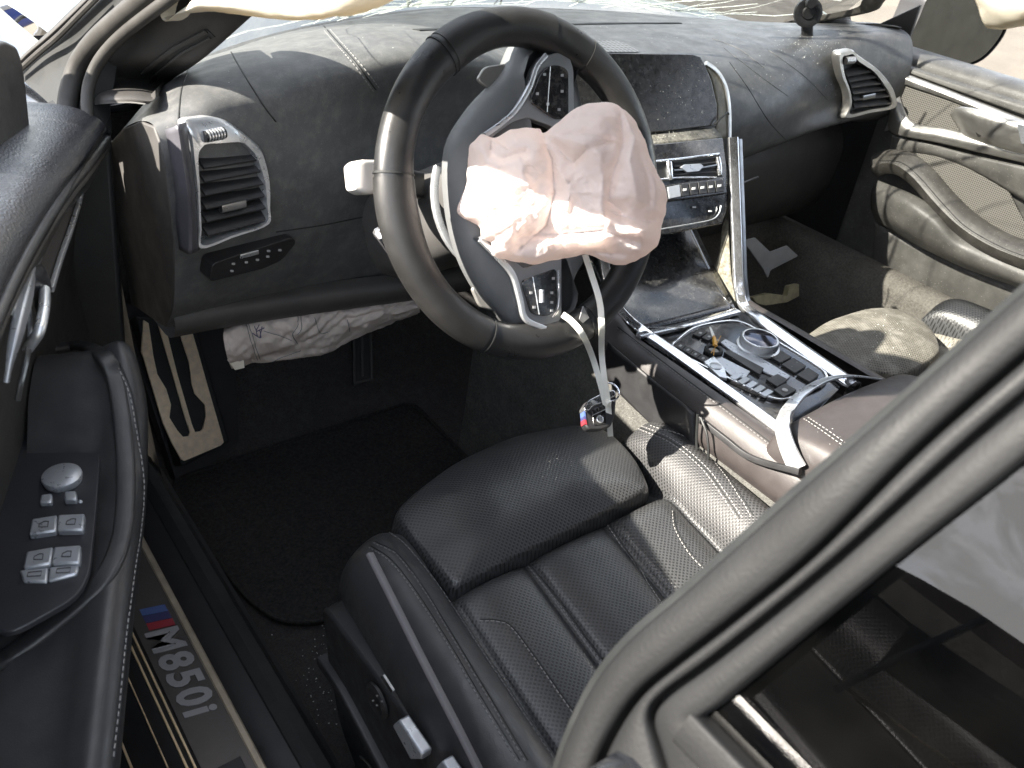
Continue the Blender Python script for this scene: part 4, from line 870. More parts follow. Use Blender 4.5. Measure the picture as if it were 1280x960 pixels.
rb = [[X(1222, -12, .66), X(1250, -10, .655), X(1300, -6, .65)], [X(1226, 8, .665), X(1252, 10, .64), X(1300, 8, .635)], [X(1232, 26, .665), X(1256, 27, .65), X(1300, 18, .645)], [X(1236, 31, .675), X(1258, 32, .675), X(1300, 24, .675)]]
rb = [[Vector((.60, p.y-.03, 1.02)) for p in rb[0]], [p+Vector((0, 0, .06)) for p in rb[0]]]+rb
g_ = loftgrid(rb, 26, 24)
for r_ in g_:
    for j, p in enumerate(r_): r_[j] = p+Vector((-.6, 0, .2))*((ridged(p, 18, 8)-.5)*.012)
gridobj('bag', g_, curtm, cb2, sharp=0, solid=.006)
# ================================================================== SEATS
CS = [(-.245, .13), (-.258, .20), (-.262, .27), (-.257, .315), (-.240, .343), (-.215, .356), (-.192, .346), (-.176, .326), (-.167, .310), (-.155, .316), (-.135, .321), (-.100, .320), (-.075, .315), (-.062, .304), (-.050, .314), (-.025, .320), (0, .321)]
CS = CS + [(-a, b) for a, b in CS[-2::-1]]
def seat_rows(ys, cx):
    out = []
    for y, dz, ks, mid in ys:
        row = []
        for s, z in CS:
            x = cx + s*ks + .10*(y+.16)
            zz = z
            if abs(s) < .17: zz = min(z, mid) if mid else z
            else: zz = .13+(z-.13)*dz
            if abs(s) < .17 and not mid: zz = z-.06*max(0, -.2-y)*.8
            row.append(Vector((x, y, zz)))
        out.append(row)
    return out
def smooth_rows(ys, cx, nu, nv): return loftgrid(seat_rows(ys, cx), nu, nv)
SY = [(-.050, .45, .95, .20), (-.054, .72, .97, .23), (-.066, .90, .985, .25), (-.09, .98, 1, .27), (-.13, 1.0, 1, .285), (-.162, 1.0, 1, .300), (-.185, 1.0, 1, None), (-.23, 1.01, 1, None), (-.30, 1.02, 1, None), (-.38, 1.03, 1, None), (-.46, 1.04, 1, None), (-.56, 1.05, 1, None), (-.66, 1.05, 1, None)]
def make_seat(name, label, cx, mirror, perfm, bolm, bolr, th_out, tz):
    t = thing(name, (cx if not mirror else -cx, -.3, .0), label, 'car seat', 'front seats')
    mm = (lambda p: Vector((-p.x, p.y, p.z))) if mirror else (lambda p: p)
    g = smooth_rows(SY, cx, 90, 132); g = [[mm(p) for p in r] for r in g]
    # split across: left bolster | centre | right bolster
    a, b = int(132*7.7/32), int(132*24.3/32)
    parts = [('bolster', [r[:a+1] for r in g], bolm if not mirror else bolr), ('cushion', [r[a:b+1] for r in g], perfm), ('bolster', [r[b:] for r in g], bolr if not mirror else bolm)]
    objs = []
    for n_, gg, m_ in parts: objs.append(gridobj(n_, gg, m_, t, sharp=0))
    # thigh support
    nr_, na_ = 26, 120; oc_ = crom(th_out, na_, True); c_ = sum(oc_, Vector())/na_; vs = []
    for i in range(nr_):
        r = i/(nr_-1); 
        for e in oc_:
            d = e-c_; rr = min(r/.8, 1); k = max(0, (r-.8)/.2)
            p = c_+d*(.02+.98*(rr*.93+.07*math.sin(k*math.pi/2)))
            dn = max(0, (e.y+.06)/.06); drop = .010*rr**3 + (.022+.05*min(1, dn))*(1-math.cos(k*math.pi/2))*1.2
            p.z = tz+.007*(1-rr*rr)-drop + fold(p, 25, 2)*.0015
            vs.append(p)
    th = mesh('thigh_support', vs, gridfaces(nr_, na_, False, True)+[tuple(range(na_))], perfm, t, sharp=0)
    base_ = [mm(Vector((cx+s, -.1, z))) for s, z in ((-.2, .26), (.2, .26))]
    pl_ = [mm(Vector((cx+a_, y_, .25))) for a_, y_ in ((-.19, -.07), (.19, -.07), (.14, -.62), (-.24, -.62))]
    slab('seat_base', pl_, .2, plastic, t, nrm=UPZ, bevel=.01)
    # back rest and head rest
    bk = []
    for k, (z, y, hw, dp) in enumerate(((.27, -.66, .235, .06), (.40, -.70, .25, .07), (.58, -.745, .25, .065), (.74, -.79, .235, .05), (.86, -.82, .17, .035), (.88, -.835, .12, .01))):
        bk.append([mm(Vector((cx-.05+s*hw, y+dp*(abs(s)**3)*1.1-(.05 if abs(s) > .99 else 0), z))) for s in (-1, -.9, -.7, -.4, 0, .4, .7, .9, 1)])
    loft('backrest', bk, leather, t, 24, 30, solid=.09, offset=-1 if not mirror else 1)
    sweep('headrest', [mm(Vector((cx-.05+s, -.86, .95))) for s in (-.13, -.11, -.05, .05, .11, .13)], rrect(.075, .045, .03), leather, t, up=Vector((0, -1, 0)), n=14, scale=lambda q: 1-.5*abs(2*q-1)**6)
    return t, objs, th
tho = [Z(a, b, .330) for a, b in [(489, 640), (504, 622), (530, 600), (565, 576), (600, 559), (645, 541), (690, 531), (725, 527), (752, 530), (776, 545), (798, 570), (812, 596), (813, 608), (795, 620), (740, 648), (680, 678), (620, 708), (584, 728), (566, 732), (553, 722), (528, 693), (500, 660)]]
ds, dobj, dth = make_seat('front_seat', 'black perforated leather driver seat with fluted cushion and stitched bolsters', -.392, False, leather_perf, leather, leather_perf_side, tho, .340)
ct, bl, brt, tht = bvh(dobj[1]), bvh(dobj[0]), bvh(dobj[2]), bvh(dth)
def on(part, tree, path, n=40, off=(.0025,), th=threadm, r=.0008): seam(path, n, r, None, .0001, part, tree, off, th)
on(dobj[1], ct, [(655, 697), (700, 752), (740, 806), (765, 842)], off=(.0025,))
on(dobj[1], ct, [(757, 648), (785, 690), (812, 730), (836, 765)], off=(.0025,), th=thread_l)
on(dobj[1], ct, [(600, 774), (622, 775), (640, 783), (665, 815), (700, 865), (725, 900)], off=(.0022,), th=thread_l)
on(dobj[1], ct, [(842, 640), (846, 662), (862, 690), (882, 712)], off=(.0022,), th=thread_l)
on(dobj[0], bl, [(464, 682), (490, 700), (520, 738), (560, 800), (600, 868), (650, 950)], 60, (.003,))
on(dobj[0], bl, [(470, 677), (498, 693), (530, 735), (570, 800), (612, 870), (660, 950)], 60, (.003,))
on(dobj[0], bl, [(482, 662), (510, 684), (550, 735), (590, 795), (640, 870), (690, 945)], 60, (.0025,))
on(dobj[2], brt, [(796, 533), (840, 552), (880, 585), (905, 618), (925, 648)], 40, (.003, -.003), thread_l)
on(dobj[2], brt, [(815, 531), (860, 548), (900, 585), (930, 625), (942, 645)], 40, (.003,), thread_l)
# side trim and controls on the driver seat
sx = -.668
side = slab('side_trim', rpoly([Vector((sx, y, z)) for y, z in ((-.075, .275), (-.20, .285), (-.4, .295), (-.66, .30), (-.66, .08), (-.25, .055), (-.16, .06), (-.115, .10), (-.09, .18))], .02), .03, plastic, ds, nrm=Vector((-1, 0, 0)), bevel=.004)
sweep('side_trim_edge', [X(462, 692, sx-.001), X(490, 748, sx-.002), X(530, 828, sx-.002), X(575, 915, sx-.002), X(610, 985, sx-.002)], rrect(.0022, .004, .001), mk('edge_grey', (.11, .105, .11), .5), ds, up=Vector((-.8, 0, .6)), n=24)
def SX(px, py, off=0): return X(px, py, sx-.002-off)
slab('seat_switch', [SX(490, 907, .012), SX(498, 900, .012), SX(527, 943, .012), SX(526, 950, .012), SX(513, 950, .012)], .012, bluegrey, side, nrm=Vector((-1, 0, 0)), bevel=.002)
slab('seat_switch', [SX(543, 961, .012), SX(552, 951, .012), SX(575, 985, .012), SX(560, 990, .012)], .012, bluegrey, side, nrm=Vector((-1, 0, 0)), bevel=.002)
lathe('lumbar_switch', SX(473, 875), Vector((-1, 0, 0)), [(.020, 0), (.020, .003), (.016, .005), (.013, .0035)], plastic, side, 30)
for dx, dy in ((0, -6), (6, 1), (0, 6), (-5, 0)): slab('switch_mark', [SX(471+dx-1, 876+dy-1, .006), SX(471+dx+1, 876+dy-1, .006), SX(471+dx+1, 876+dy+1, .006), SX(471+dx-1, 876+dy+1, .006)], .0005, dimwhite, side, nrm=Vector((-1, 0, 0)), bevel=0)
slab('memory_switch', [SX(475, 846, .003), SX(478, 844, .003), SX(491, 864, .003), SX(488, 866, .003)], .003, darksilver, side, nrm=Vector((-1, 0, 0)), bevel=.0005)
sweep('seat_rail', [X(408, 822, -.665), X(424, 846, -.665), X(442, 876, -.665), X(500, 985, -.665)], rrect(.012, .008, .003), plastic, ds, up=UPZ, n=10)
tube('rail_wire', [X(450, 946, -.672), X(458, 953, -.672), X(470, 970, -.672)], .0015, rubber, ds, n=8, seg=6)
ptho = [Z(a, b, .325) for a, b in [(960, 458), (972, 440), (1000, 424), (1030, 405), (1060, 394), (1085, 388), (1112, 387), (1132, 392), (1152, 402), (1168, 418), (1176, 436), (1174, 446), (1158, 458), (1140, 468), (1122, 475), (1100, 472), (1060, 478), (1020, 485)]]
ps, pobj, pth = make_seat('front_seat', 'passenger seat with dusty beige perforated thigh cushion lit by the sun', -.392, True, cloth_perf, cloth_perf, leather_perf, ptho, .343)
# ================================================================== FOOTWELL
pbx = thing('foot_rest', Vector((-.6, .5, .0)), 'brushed aluminium foot rest plate with two long slots in the driver footwell', 'foot rest')
FA, FB, FC = Vector((-.64, .489, .06)), Vector((-.564, .513, .06)), Vector((-.566, .62, .23)); FN = (FB-FA).cross(FC-FA).normalized()
if FN.y > 0: FN = -FN
def FQ(px, py, off=0): return onplane(px, py, FA+FN*off, FN)
comb = [(180, 400), (177, 440), (180, 447), (204, 528), (215, 553), (227, 574), (231, 576), (276, 557), (280, 553), (278, 545), (262, 490), (248, 440), (236, 400), (222, 400), (228, 425), (237, 452), (239, 466), (240, 478), (244, 492), (257, 506), (258, 520), (254, 536), (251, 539), (244, 540), (240, 530), (222, 468), (206, 404), (198, 404), (216, 466), (232, 522), (238, 540), (236, 545), (229, 546), (222, 538), (212, 522), (214, 506), (208, 486), (197, 468), (192, 445), (186, 404)]
slab('metal_plate', [FQ(a, b, .006) for a, b in comb], .004, alu, pbx, nrm=FN, bevel=.0006)
slab('backing', [FQ(170, 395), FQ(240, 395), FQ(288, 552), FQ(228, 584)], .03, blackrub, pbx, nrm=FN, bevel=.004)
slab('bracket', [FQ(150, 380, -.03), FQ(290, 380, -.03), FQ(300, 570, -.03), FQ(220, 600, -.03)], .02, plastic, pbx, nrm=FN)
pdl = thing('accelerator_pedal', Vector((-.34, .5, .1)), 'dark slotted accelerator pedal hanging in the footwell', 'pedal')
PN = Vector((0, -.8, .6)).normalized(); PPp = Vector((-.34, .46, .14))
def PQ(px, py, off=0): return onplane(px, py, PPp+PN*off, PN)
pedm = mk('pedal_dark', (.05, .048, .046), .5, .4)
slab('pad', rpoly([PQ(440, 400), PQ(464, 400), PQ(467, 476), PQ(442, 482)], .006), .008, blackrub, pdl, nrm=PN)
for P in ([(442, 402), (443, 479)], [(452, 402), (453, 470)], [(463, 402), (465, 474)], [(443, 479), (465, 474)]): sweep('pedal_rib', [PQ(a, b, .002) for a, b in P], rrect(.0022, .0015, .0006, 2), pedm, pdl, up=PN)
mt = [(-.668, .50), (-.668, .30), (-.66, .20), (-.640, .135), (-.60, .105), (-.55, .095), (-.45, .07), (-.3, .06), (-.22, .07), (-.195, .15), (-.19, .50)]
mpts = rpoly([Vector((a, b, .016)) for a, b in mt], .03)
mat_ = slab('floor_mat', mpts, .012, matm, None, nrm=UPZ, bevel=.004)
tag(mat_, 'black carpet floor mat with rounded corner in the driver footwell', 'floor mat')
sweep('mat_binding', [p+Vector((0, 0, .001)) for p in mpts], circ(.004, 8), matm, mat_, up=UPZ, closed=True)
# crumbs of glass on the carpet, sill and dash
def crumbs(name, spots, tree, mat, label, smin=.0008, smax=.0022, seed=1, parent=None):
    rd_ = random.Random(seed); vs = []; F = []
    for (cx, cy, rx, ry, n) in spots:
        for _ in range(n):
            a, b = rd_.gauss(cx, rx), rd_.gauss(cy, ry); h = tree(a, b)
            if h is None: continue
            p, nn = h; s = rd_.uniform(smin, smax); e1 = nn.orthogonal().normalized(); e1.rotate(Matrix.Rotation(rd_.uniform(0, 6), 3, nn)); e2 = nn.cross(e1); k = len(vs)
            vs.extend([p-e1*s*rd_.uniform(.5, 1.2)-e2*s*.4, p+e1*s*rd_.uniform(.5, 1.2)-e2*s*.3, p+e2*s*rd_.uniform(.5, 1.2), p+nn*s*rd_.uniform(.5, 1)])
            F += [(k, k+1, k+3), (k+1, k+2, k+3), (k+2, k, k+3), (k, k+2, k+1)]
    o = mesh(name, vs, F, mat, parent, smooth=False); tag(o, label, 'debris', kind='stuff'); return o
glassbit = mk('glass_crumb', (.60, .62, .58), .25)
crumbs('glass_crumbs', [(420, 800, 22, 28, 70), (410, 860, 22, 25, 45), (385, 745, 14, 8, 14), (250, 690, 10, 30, 8)], lambda a, b: (Z(a, b, .002), UPZ), glassbit, 'tiny glass crumbs scattered on the black carpet by the driver seat', .0007, .0018, 2)
crumbs('dash_crumbs', [(960, 75, 45, 25, 60), (1010, 55, 20, 8, 120), (860, 40, 120, 10, 60), (1000, 110, 30, 20, 20), (640, 35, 90, 10, 30), (285, 70, 12, 20, 4)], lambda a, b: hit(dt, a, b, .0003), glassbit, 'tiny glass crumbs scattered on top of the dashboard', .0004, .0012, 3)
crumbs('screen_crumbs', [(850, 120, 26, 22, 70), (850, 172, 30, 3, 90)], lambda a, b: (SQ(a, b, .0012 if b < 162 else .006), SN) if (a < 893 and b > 72) else None, glassbit, 'tiny glass crumbs and dust stuck to the centre screen', .0003, .0008, 4)
bvh_p = bvh(pth)
crumbs('seat_crumbs', [(1105, 412, 12, 14, 40), (1085, 440, 30, 20, 30)], lambda a, b: hit(bvh_p, a, b, .0003), glassbit, 'tiny glass crumbs lying on the passenger seat cushion', .0005, .0013, 5)
crumbs('console_crumbs', [(930, 440, 40, 18, 90), (860, 400, 30, 6, 40), (1060, 560, 14, 12, 30)], lambda a, b: (Z(a, b, ZT+.003), UPZ) if b < 500 else hit(amt, a, b, .0003), glassbit, 'tiny glass crumbs and dust on the centre console', .0003, .0010, 6)
# ================================================================== PASSENGER FOOTWELL
o = slab('bracket_plate', rpoly([Y(929, 301, .25), Y(944, 297, .25), Y(963, 315, .24), Y(984, 307, .235), Y(998, 320, .23), Y(963, 338, .235), Y(960, 348, .235), Y(954, 336, .24)], .004), .003, greyplate, None)
tag(o, 'bent pale grey metal bracket hanging in the passenger footwell', 'bracket')
o = slab('foam_piece', rpoly([Y(941, 372, .24), Y(961, 367, .24), Y(984, 370, .235), Y(987, 358, .235), Y(999, 355, .235), Y(999, 370, .235), Y(984, 378, .23), Y(957, 382, .23), Y(946, 379, .235)], .003), .012, foam, None)
tag(o, 'torn yellowish foam piece in the passenger footwell', 'foam')
ssl = []
for y in (.55, .4, .25, .1, -.05, -.2, -.4, -.7): ssl.append([Vector((x, y, z)) for x, z in ((.56, 0), (.60, .02), (.625, .10), (.640, .20), (.650, .275), (.662, .298), (.685, .305), (.715, .295), (.74, .25))])
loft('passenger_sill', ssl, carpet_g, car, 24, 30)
# ================================================================== PASSENGER DOOR
pd = thing('passenger_door', (.75, -.1, -.1), 'sunlit passenger door panel with silver trim, mesh inserts and curved armrest', 'car door')
cardr = []
for y in (.36, .28, .18, .05, -.1, -.3, -.6): cardr.append([Vector((x, y, z)) for x, z in ((.765, .700), (.735, .700), (.715, .690), (.709, .66), (.708, .60), (.712, .55), (.714, .48), (.712, .38), (.722, .28), (.735, .15))])
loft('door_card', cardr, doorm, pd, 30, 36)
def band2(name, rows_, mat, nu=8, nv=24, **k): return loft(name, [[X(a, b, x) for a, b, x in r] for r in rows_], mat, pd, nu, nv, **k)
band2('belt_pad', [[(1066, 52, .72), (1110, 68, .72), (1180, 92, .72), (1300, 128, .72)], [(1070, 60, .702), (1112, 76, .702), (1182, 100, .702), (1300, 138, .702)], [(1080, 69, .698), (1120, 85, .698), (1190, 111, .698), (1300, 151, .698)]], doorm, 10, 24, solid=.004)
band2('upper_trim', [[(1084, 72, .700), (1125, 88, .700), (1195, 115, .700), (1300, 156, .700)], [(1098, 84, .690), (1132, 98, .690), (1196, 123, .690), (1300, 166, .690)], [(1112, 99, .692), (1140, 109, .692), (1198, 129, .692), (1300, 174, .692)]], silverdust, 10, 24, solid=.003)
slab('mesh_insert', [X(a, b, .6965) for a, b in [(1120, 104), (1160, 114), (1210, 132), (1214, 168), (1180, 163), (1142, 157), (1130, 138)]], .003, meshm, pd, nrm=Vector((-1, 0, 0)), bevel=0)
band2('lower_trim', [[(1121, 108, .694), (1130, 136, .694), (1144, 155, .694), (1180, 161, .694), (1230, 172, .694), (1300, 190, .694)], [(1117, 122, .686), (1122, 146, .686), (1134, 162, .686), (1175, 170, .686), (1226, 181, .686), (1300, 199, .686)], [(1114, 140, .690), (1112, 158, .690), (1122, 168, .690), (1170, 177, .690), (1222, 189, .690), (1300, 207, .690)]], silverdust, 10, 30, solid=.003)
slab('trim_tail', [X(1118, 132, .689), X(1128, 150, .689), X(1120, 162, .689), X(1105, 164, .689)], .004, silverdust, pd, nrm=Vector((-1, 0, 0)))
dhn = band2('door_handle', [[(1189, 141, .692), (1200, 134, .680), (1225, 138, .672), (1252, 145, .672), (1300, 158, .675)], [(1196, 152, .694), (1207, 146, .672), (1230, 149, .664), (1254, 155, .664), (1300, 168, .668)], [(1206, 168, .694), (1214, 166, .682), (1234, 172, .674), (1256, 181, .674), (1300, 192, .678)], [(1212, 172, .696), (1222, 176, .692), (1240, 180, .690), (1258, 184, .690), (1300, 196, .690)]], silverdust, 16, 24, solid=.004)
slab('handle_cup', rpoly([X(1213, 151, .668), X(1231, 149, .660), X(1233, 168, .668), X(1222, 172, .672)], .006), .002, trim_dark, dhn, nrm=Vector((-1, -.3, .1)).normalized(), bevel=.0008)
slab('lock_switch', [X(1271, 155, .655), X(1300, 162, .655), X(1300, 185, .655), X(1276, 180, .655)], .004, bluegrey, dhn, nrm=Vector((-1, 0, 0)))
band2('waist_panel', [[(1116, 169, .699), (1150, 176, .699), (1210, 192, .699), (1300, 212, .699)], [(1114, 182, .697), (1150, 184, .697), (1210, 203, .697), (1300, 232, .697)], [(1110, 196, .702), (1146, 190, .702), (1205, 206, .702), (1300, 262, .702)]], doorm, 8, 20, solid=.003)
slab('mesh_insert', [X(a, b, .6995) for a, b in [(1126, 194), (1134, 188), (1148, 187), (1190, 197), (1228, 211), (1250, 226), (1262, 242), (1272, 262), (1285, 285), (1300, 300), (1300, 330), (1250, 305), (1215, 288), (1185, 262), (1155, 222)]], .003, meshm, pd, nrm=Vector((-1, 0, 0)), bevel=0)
arm_t = [(1092, 200, .655), (1108, 195, .655), (1128, 198, .650), (1150, 214, .645), (1180, 248, .640), (1210, 276, .636), (1250, 300, .634), (1310, 322, .634)]
ps_ = crom([X(a, b, x) for a, b, x in arm_t], 40)
arm = sweep('armrest', [p+Vector((.012, 0, -.012)) for p in ps_], [(-.020, .012), (-.010, .0165), (.004, .016), (.018, .010), (.021, .0), (.018, -.016), (.006, -.020), (-.012, -.018), (-.020, -.006)], mk('passenger_armrest_leather', (.055, .052, .047), .45, bump=(700, .3, .0006), dust=(.15, 25, DUST)), pd, up=[Vector((-.55, 0, .85))]*40)
armt = bvh(arm)
seam([(1100, 201), (1126, 203), (1148, 220), (1178, 254), (1208, 284), (1250, 308), (1280, 320)], 40, .0009, None, .0001, arm, armt, (.003,), threadm)
band2('pocket', [[(1098, 226, .668), (1112, 232, .66), (1140, 244, .652), (1168, 262, .650), (1200, 296, .65), (1300, 345, .65)], [(1092, 238, .66), (1110, 246, .645), (1142, 262, .632), (1172, 282, .632), (1205, 312, .64), (1300, 355, .645)], [(1091, 258, .668), (1108, 268, .652), (1140, 286, .640), (1170, 304, .640), (1210, 326, .645), (1300, 362, .65)], [(1096, 276, .69), (1118, 288, .68), (1150, 306, .672), (1178, 320, .67), (1215, 336, .67), (1300, 366, .67)]], doorm, 16, 30, solid=.004)
band2('lower_panel', [[(1094, 276, .70), (1130, 296, .70), (1200, 330, .70), (1300, 370, .70)], [(1094, 300, .70), (1130, 330, .70), (1200, 360, .70), (1300, 400, .70)], [(1090, 330, .71), (1130, 360, .71), (1200, 390, .71), (1300, 430, .71)]], doorm, 8, 16, solid=.003)
slab('sail_panel', [X(1054, 50, .712), X(1098, 30, .712), X(1150, 6, .712), X(1132, 62, .712), X(1112, 68, .712), X(1078, 62, .712)], .008, trim_dark, pd, nrm=Vector((-1, 0, 0)), bevel=.002)
# mirror outside the passenger window
MN = Vector((-.30, -1, .03)).normalized(); MP = Vector((.95, .25, .69))
def MQ(px, py, off=0): return onplane(px, py, MP+MN*off, MN)
mo = [(1128, 62), (1138, 44), (1150, 18), (1160, -4), (1180, -22), (1230, -18), (1252, 8), (1257, 30), (1247, 52), (1224, 75), (1192, 83), (1156, 77)]
mp = crom([MQ(a, b) for a, b in mo], 50, True); mc = sum(mp, Vector())/50
vs = []
for k, d in ((1.02, .004), (1.045, 0), (1.05, -.03), (.95, -.07), (.7, -.10), (.3, -.115)): vs += [mc+(p-mc)*k+MN*d for p in mp]
mi = mesh('door_mirror', vs, gridfaces(6, 50, False, True)+[tuple(5*50+i for i in range(50))], housing, pd)
mi['label'] = 'dark wing mirror outside the passenger window'
slab('mirror_glass', [mc+(p-mc)*.975 for p in mp], .003, mirrorm, mi, nrm=MN, bevel=0)
sweep('mirror_foot', [Vector((.76, .30, .655)), Vector((.84, .31, .64)), Vector((.93, .32, .645))], rrect(.03, .018, .01), housing, mi, up=UPZ, n=8)
# ================================================================== DRIVER'S DOOR (open)
dd = thing('driver_door', dl(.5, .05, -.1), 'open driver door with dark padded top, chrome handle, armrest and window switches', 'car door')
topz = [(.085, .712), (.12, .716), (.20, .728), (.30, .745), (.40, .758), (.50, .765), (.60, .765), (.80, .768), (1.08, .77)]
rows = []
for u, z in topz:
    k = 0 if u > .1 else -.012
    rows.append([dl(u, w_, z+dz) for w_, dz in ((-.01, -.02), (.0, .004), (.03, .013), (.072, .012), (.099, .006), (.113, -.003), (.1185, -.013), (.117, -.020))])
padm_ = mk('door_pad_leather', (.026, .027, .031), .34, bump=(500, .6, .0012), bump2=(30, .1, .002), var=(20, .15))
front = [dl(.075, w_, z) for w_, z in ((-.01, .69), (.0, .695), (.03, .704), (.072, .704), (.099, .70), (.11, .695), (.114, .69), (.112, .685))]
tp = loft('top_pad', [front]+rows, padm_, dd, 50, 30)
tpt = bvh(tp)
edge1 = [dl(u, .117, z-.024) for u, z in topz]; edge2 = [dl(u, .1155, z-.0325) for u, z in topz]
sweep('pad_piping', edge1, circ(.005, 10), leather, dd, up=UPZ, n=50)
sweep('pad_piping', edge2, circ(.0045, 10), trim_dark, dd, up=UPZ, n=50)
card = []
for u in (.06, .12, .2, .3, .4, .5, .65, .85, 1.08):
    z = .70+.03*min(1, max(0, (u-.1)/.4)); card.append([dl(u, w_, zz) for w_, zz in ((.122, z+.01), (.108, z-.02), (.088, z-.06), (.076, z-.10), (.062, .56), (.054, .5), (.06, .4), (.06, .3), (.055, .15), (.045, .0), (.0, -.05))])
loft('door_card', card, trim_dark, dd, 40, 40)
band_d = lambda name, rows_, mat, **k: loft(name, [[D(a, b, w_) for a, b, w_ in r] for r in rows_], mat, dd, 8, 24, **k)
band_d('decor_trim', [[(131, 182, .114), (98, 224, .113), (56, 268, .112), (30, 330, .111), (10, 392, .110)], [(128, 190, .110), (104, 228, .108), (66, 270, .107), (40, 325, .106), (16, 400, .105)], [(124, 200, .104), (108, 232, .103), (76, 266, .102), (52, 310, .101), (26, 395, .100)]], darksilver, solid=.003)
slab('mesh_insert', [D(a, b, .101) for a, b in [(102, 234), (82, 258), (62, 288), (48, 322), (40, 356), (62, 356), (76, 314), (92, 272)]], .003, meshm2, dd, nrm=DN, bevel=0)
sweep('chrome_line', [D(a, b, .104) for a, b in [(103, 232), (98, 256), (88, 288), (76, 322), (64, 362)]], rrect(.0026, .002, .0008), silver, dd, up=DN, n=20)
hb = loft('handle_cup', [[D(a, b, .102) for a, b in [(40, 335), (48, 333), (56, 344), (60, 362)]], [D(a, b, .110) for a, b in [(36, 350), (45, 348), (53, 357), (57, 370)]], [D(a, b, .098) for a, b in [(30, 372), (38, 370), (46, 378), (50, 390)]]], padm_, dd, 12, 12, solid=.003)
sweep('door_handle', [D(a, b, w_) for a, b, w_ in [(42, 335, .108), (37, 352, .112), (31, 375, .114), (22, 410, .114), (14, 444, .112), (8, 478, .108)]], rrect(.006, .0035, .002), bluegrey, dd, up=DN, n=30, scale=lambda t: .45+.6*math.sin(math.pi*min(1, t*1.1)))
sweep('handle_loop', [D(a, b, w_) for a, b, w_ in [(56, 362, .112), (55, 385, .115), (50, 411, .115), (43, 424, .110), (34, 436, .102)]], circ(.0042, 10), silver, dd, n=30)
sweep('handle_loop', [D(a, b, w_) for a, b, w_ in [(34, 376, .106), (37, 400, .106), (36, 430, .105), (33, 450, .102), (26, 480, .098), (22, 500, .094)]], circ(.0022, 8), darksilver, dd, n=30)
z0 = [(.298, .548), (.305, .566), (.325, .566), (.355, .546), (.39, .520), (.43, .502), (.48, .497), (.54, .491), (.63, .478), (.70, .466), (.85, .452), (1.08, .45)]
rows = []
for i, (u, z) in enumerate(z0):
    k = .0 if i else -.02; s = 1 if u > .35 else .80+.2*max(0, (u-.298)/.052)
    rows.append([dl(u, .09+(w_-.09)*s, z+dz) for w_, dz in ((.060, -.012), (.095, -.010), (.120, -.008), (.134, -.002), (.146, .001), (.156, -.004), (.161, -.016), (.160, -.034), (.152, -.06), (.12, -.10), (.09, -.13))])
ar_ = loft('armrest', rows, leather, dd, 60, 44); art = bvh(ar_)
seam([(148, 450), (165, 492), (174, 545), (180, 602), (177, 655), (168, 720), (158, 800), (150, 880), (142, 950)], 70, .0008, None, .0002, ar_, art, (.0025,), thread_l)
rp = [(62, 436), (100, 432), (128, 444), (143, 470), (152, 520), (157, 580), (156, 640), (148, 685), (130, 722), (100, 752), (50, 792), (0, 826), (-40, 850)]
rpp = []
for a, b in rp:
    h = hit(art, a, b, .0); rpp.append(h[0] if h else Z(a, b, .50))
sweep('armrest_rim', rpp, rrect(.008, .0035, .003), leather, dd, up=UPZ, n=60)
spz = .506
def DQ(px, py, off=0): return Z(px, py, spz+off)
spn = slab('switch_panel', rpoly([DQ(30, 500), DQ(112, 505), DQ(126, 560), DQ(120, 640), DQ(112, 716), DQ(96, 746), DQ(0, 800), DQ(-30, 740), DQ(0, 600)], .02), .006, mk('switch_panel_plastic', (.022, .023, .027), .38, bump=(700, .2, .0004), var=(20, .1)), dd, nrm=UPZ, bevel=.001)
def dsw(P, h, mat=bluegrey, name='window_switch'): return slab(name, [DQ(a, b, h) for a, b in P], h+.001, mat, dd, nrm=(UPZ+Vector((0, .0, 0))).normalized(), bevel=.0015)
wsw = [[(36, 668), (40, 648), (71.5, 643), (70.5, 663)], [(72.5, 643), (106, 641.5), (104, 662), (71.5, 663)], [(29, 709), (33, 689), (66.5, 683), (63.5, 704)], [(67.5, 683), (101, 681), (99.5, 703), (64.5, 704)], [(24, 712), (29, 726), (58.5, 727), (60.5, 709)], [(62, 708), (99, 705.5), (96, 717), (60, 726)]]
for i, P in enumerate(wsw):
    o = dsw(P, .006 if i < 4 else .003); cx = sum(a for a, b in P)/4; cy = sum(b for a, b in P)/4
    ic = [(cx-6, cy+3), (cx-5, cy-1), (cx+1, cy-4), (cx+6, cy-4), (cx+5, cy+3), (cx-6, cy+3)]
    if i > 3: ic = [(cx-9, cy+2), (cx-8, cy-3), (cx+9, cy-5), (cx+8, cy+1), (cx-9, cy+2)]
    sweep('switch_icon', [DQ(a, b, (.0064 if i < 4 else .0034)) for a, b in ic], circ(.0004, 5), plastic, o)
lathe('mirror_knob', DQ(79, 601, .0), UPZ, [(.0155, 0), (.0165, .004), (.0160, .007), (.013, .0085)], bluegrey, dd, 36)
for k, (P, h) in enumerate((([(49, 628), (51, 618), (65, 616), (65, 627)], .005), ([(80, 624), (81, 613.5), (95, 613), (96, 624)], .006), ([(97, 627), (98, 623), (103, 624), (103, 627)], .002))): dsw(P, h, name='mirror_switch')
slab('pocket_clip', [DQ(104, 512, .004), DQ(114, 508, .008), DQ(118, 524, .008), DQ(108, 527, .004)], .004, darksilver, dd, nrm=UPZ)
sp_ = [(-40, 66), (6, 50), (22, 58), (29, 80), (33, 112), (38, 160), (40, 190), (-40, 215)]
sail = slab('sail_cover', rpoly([D(a, b, .07) for a, b in sp_], .012), .06, plastic, dd, nrm=DN, bevel=.006, seg=3)
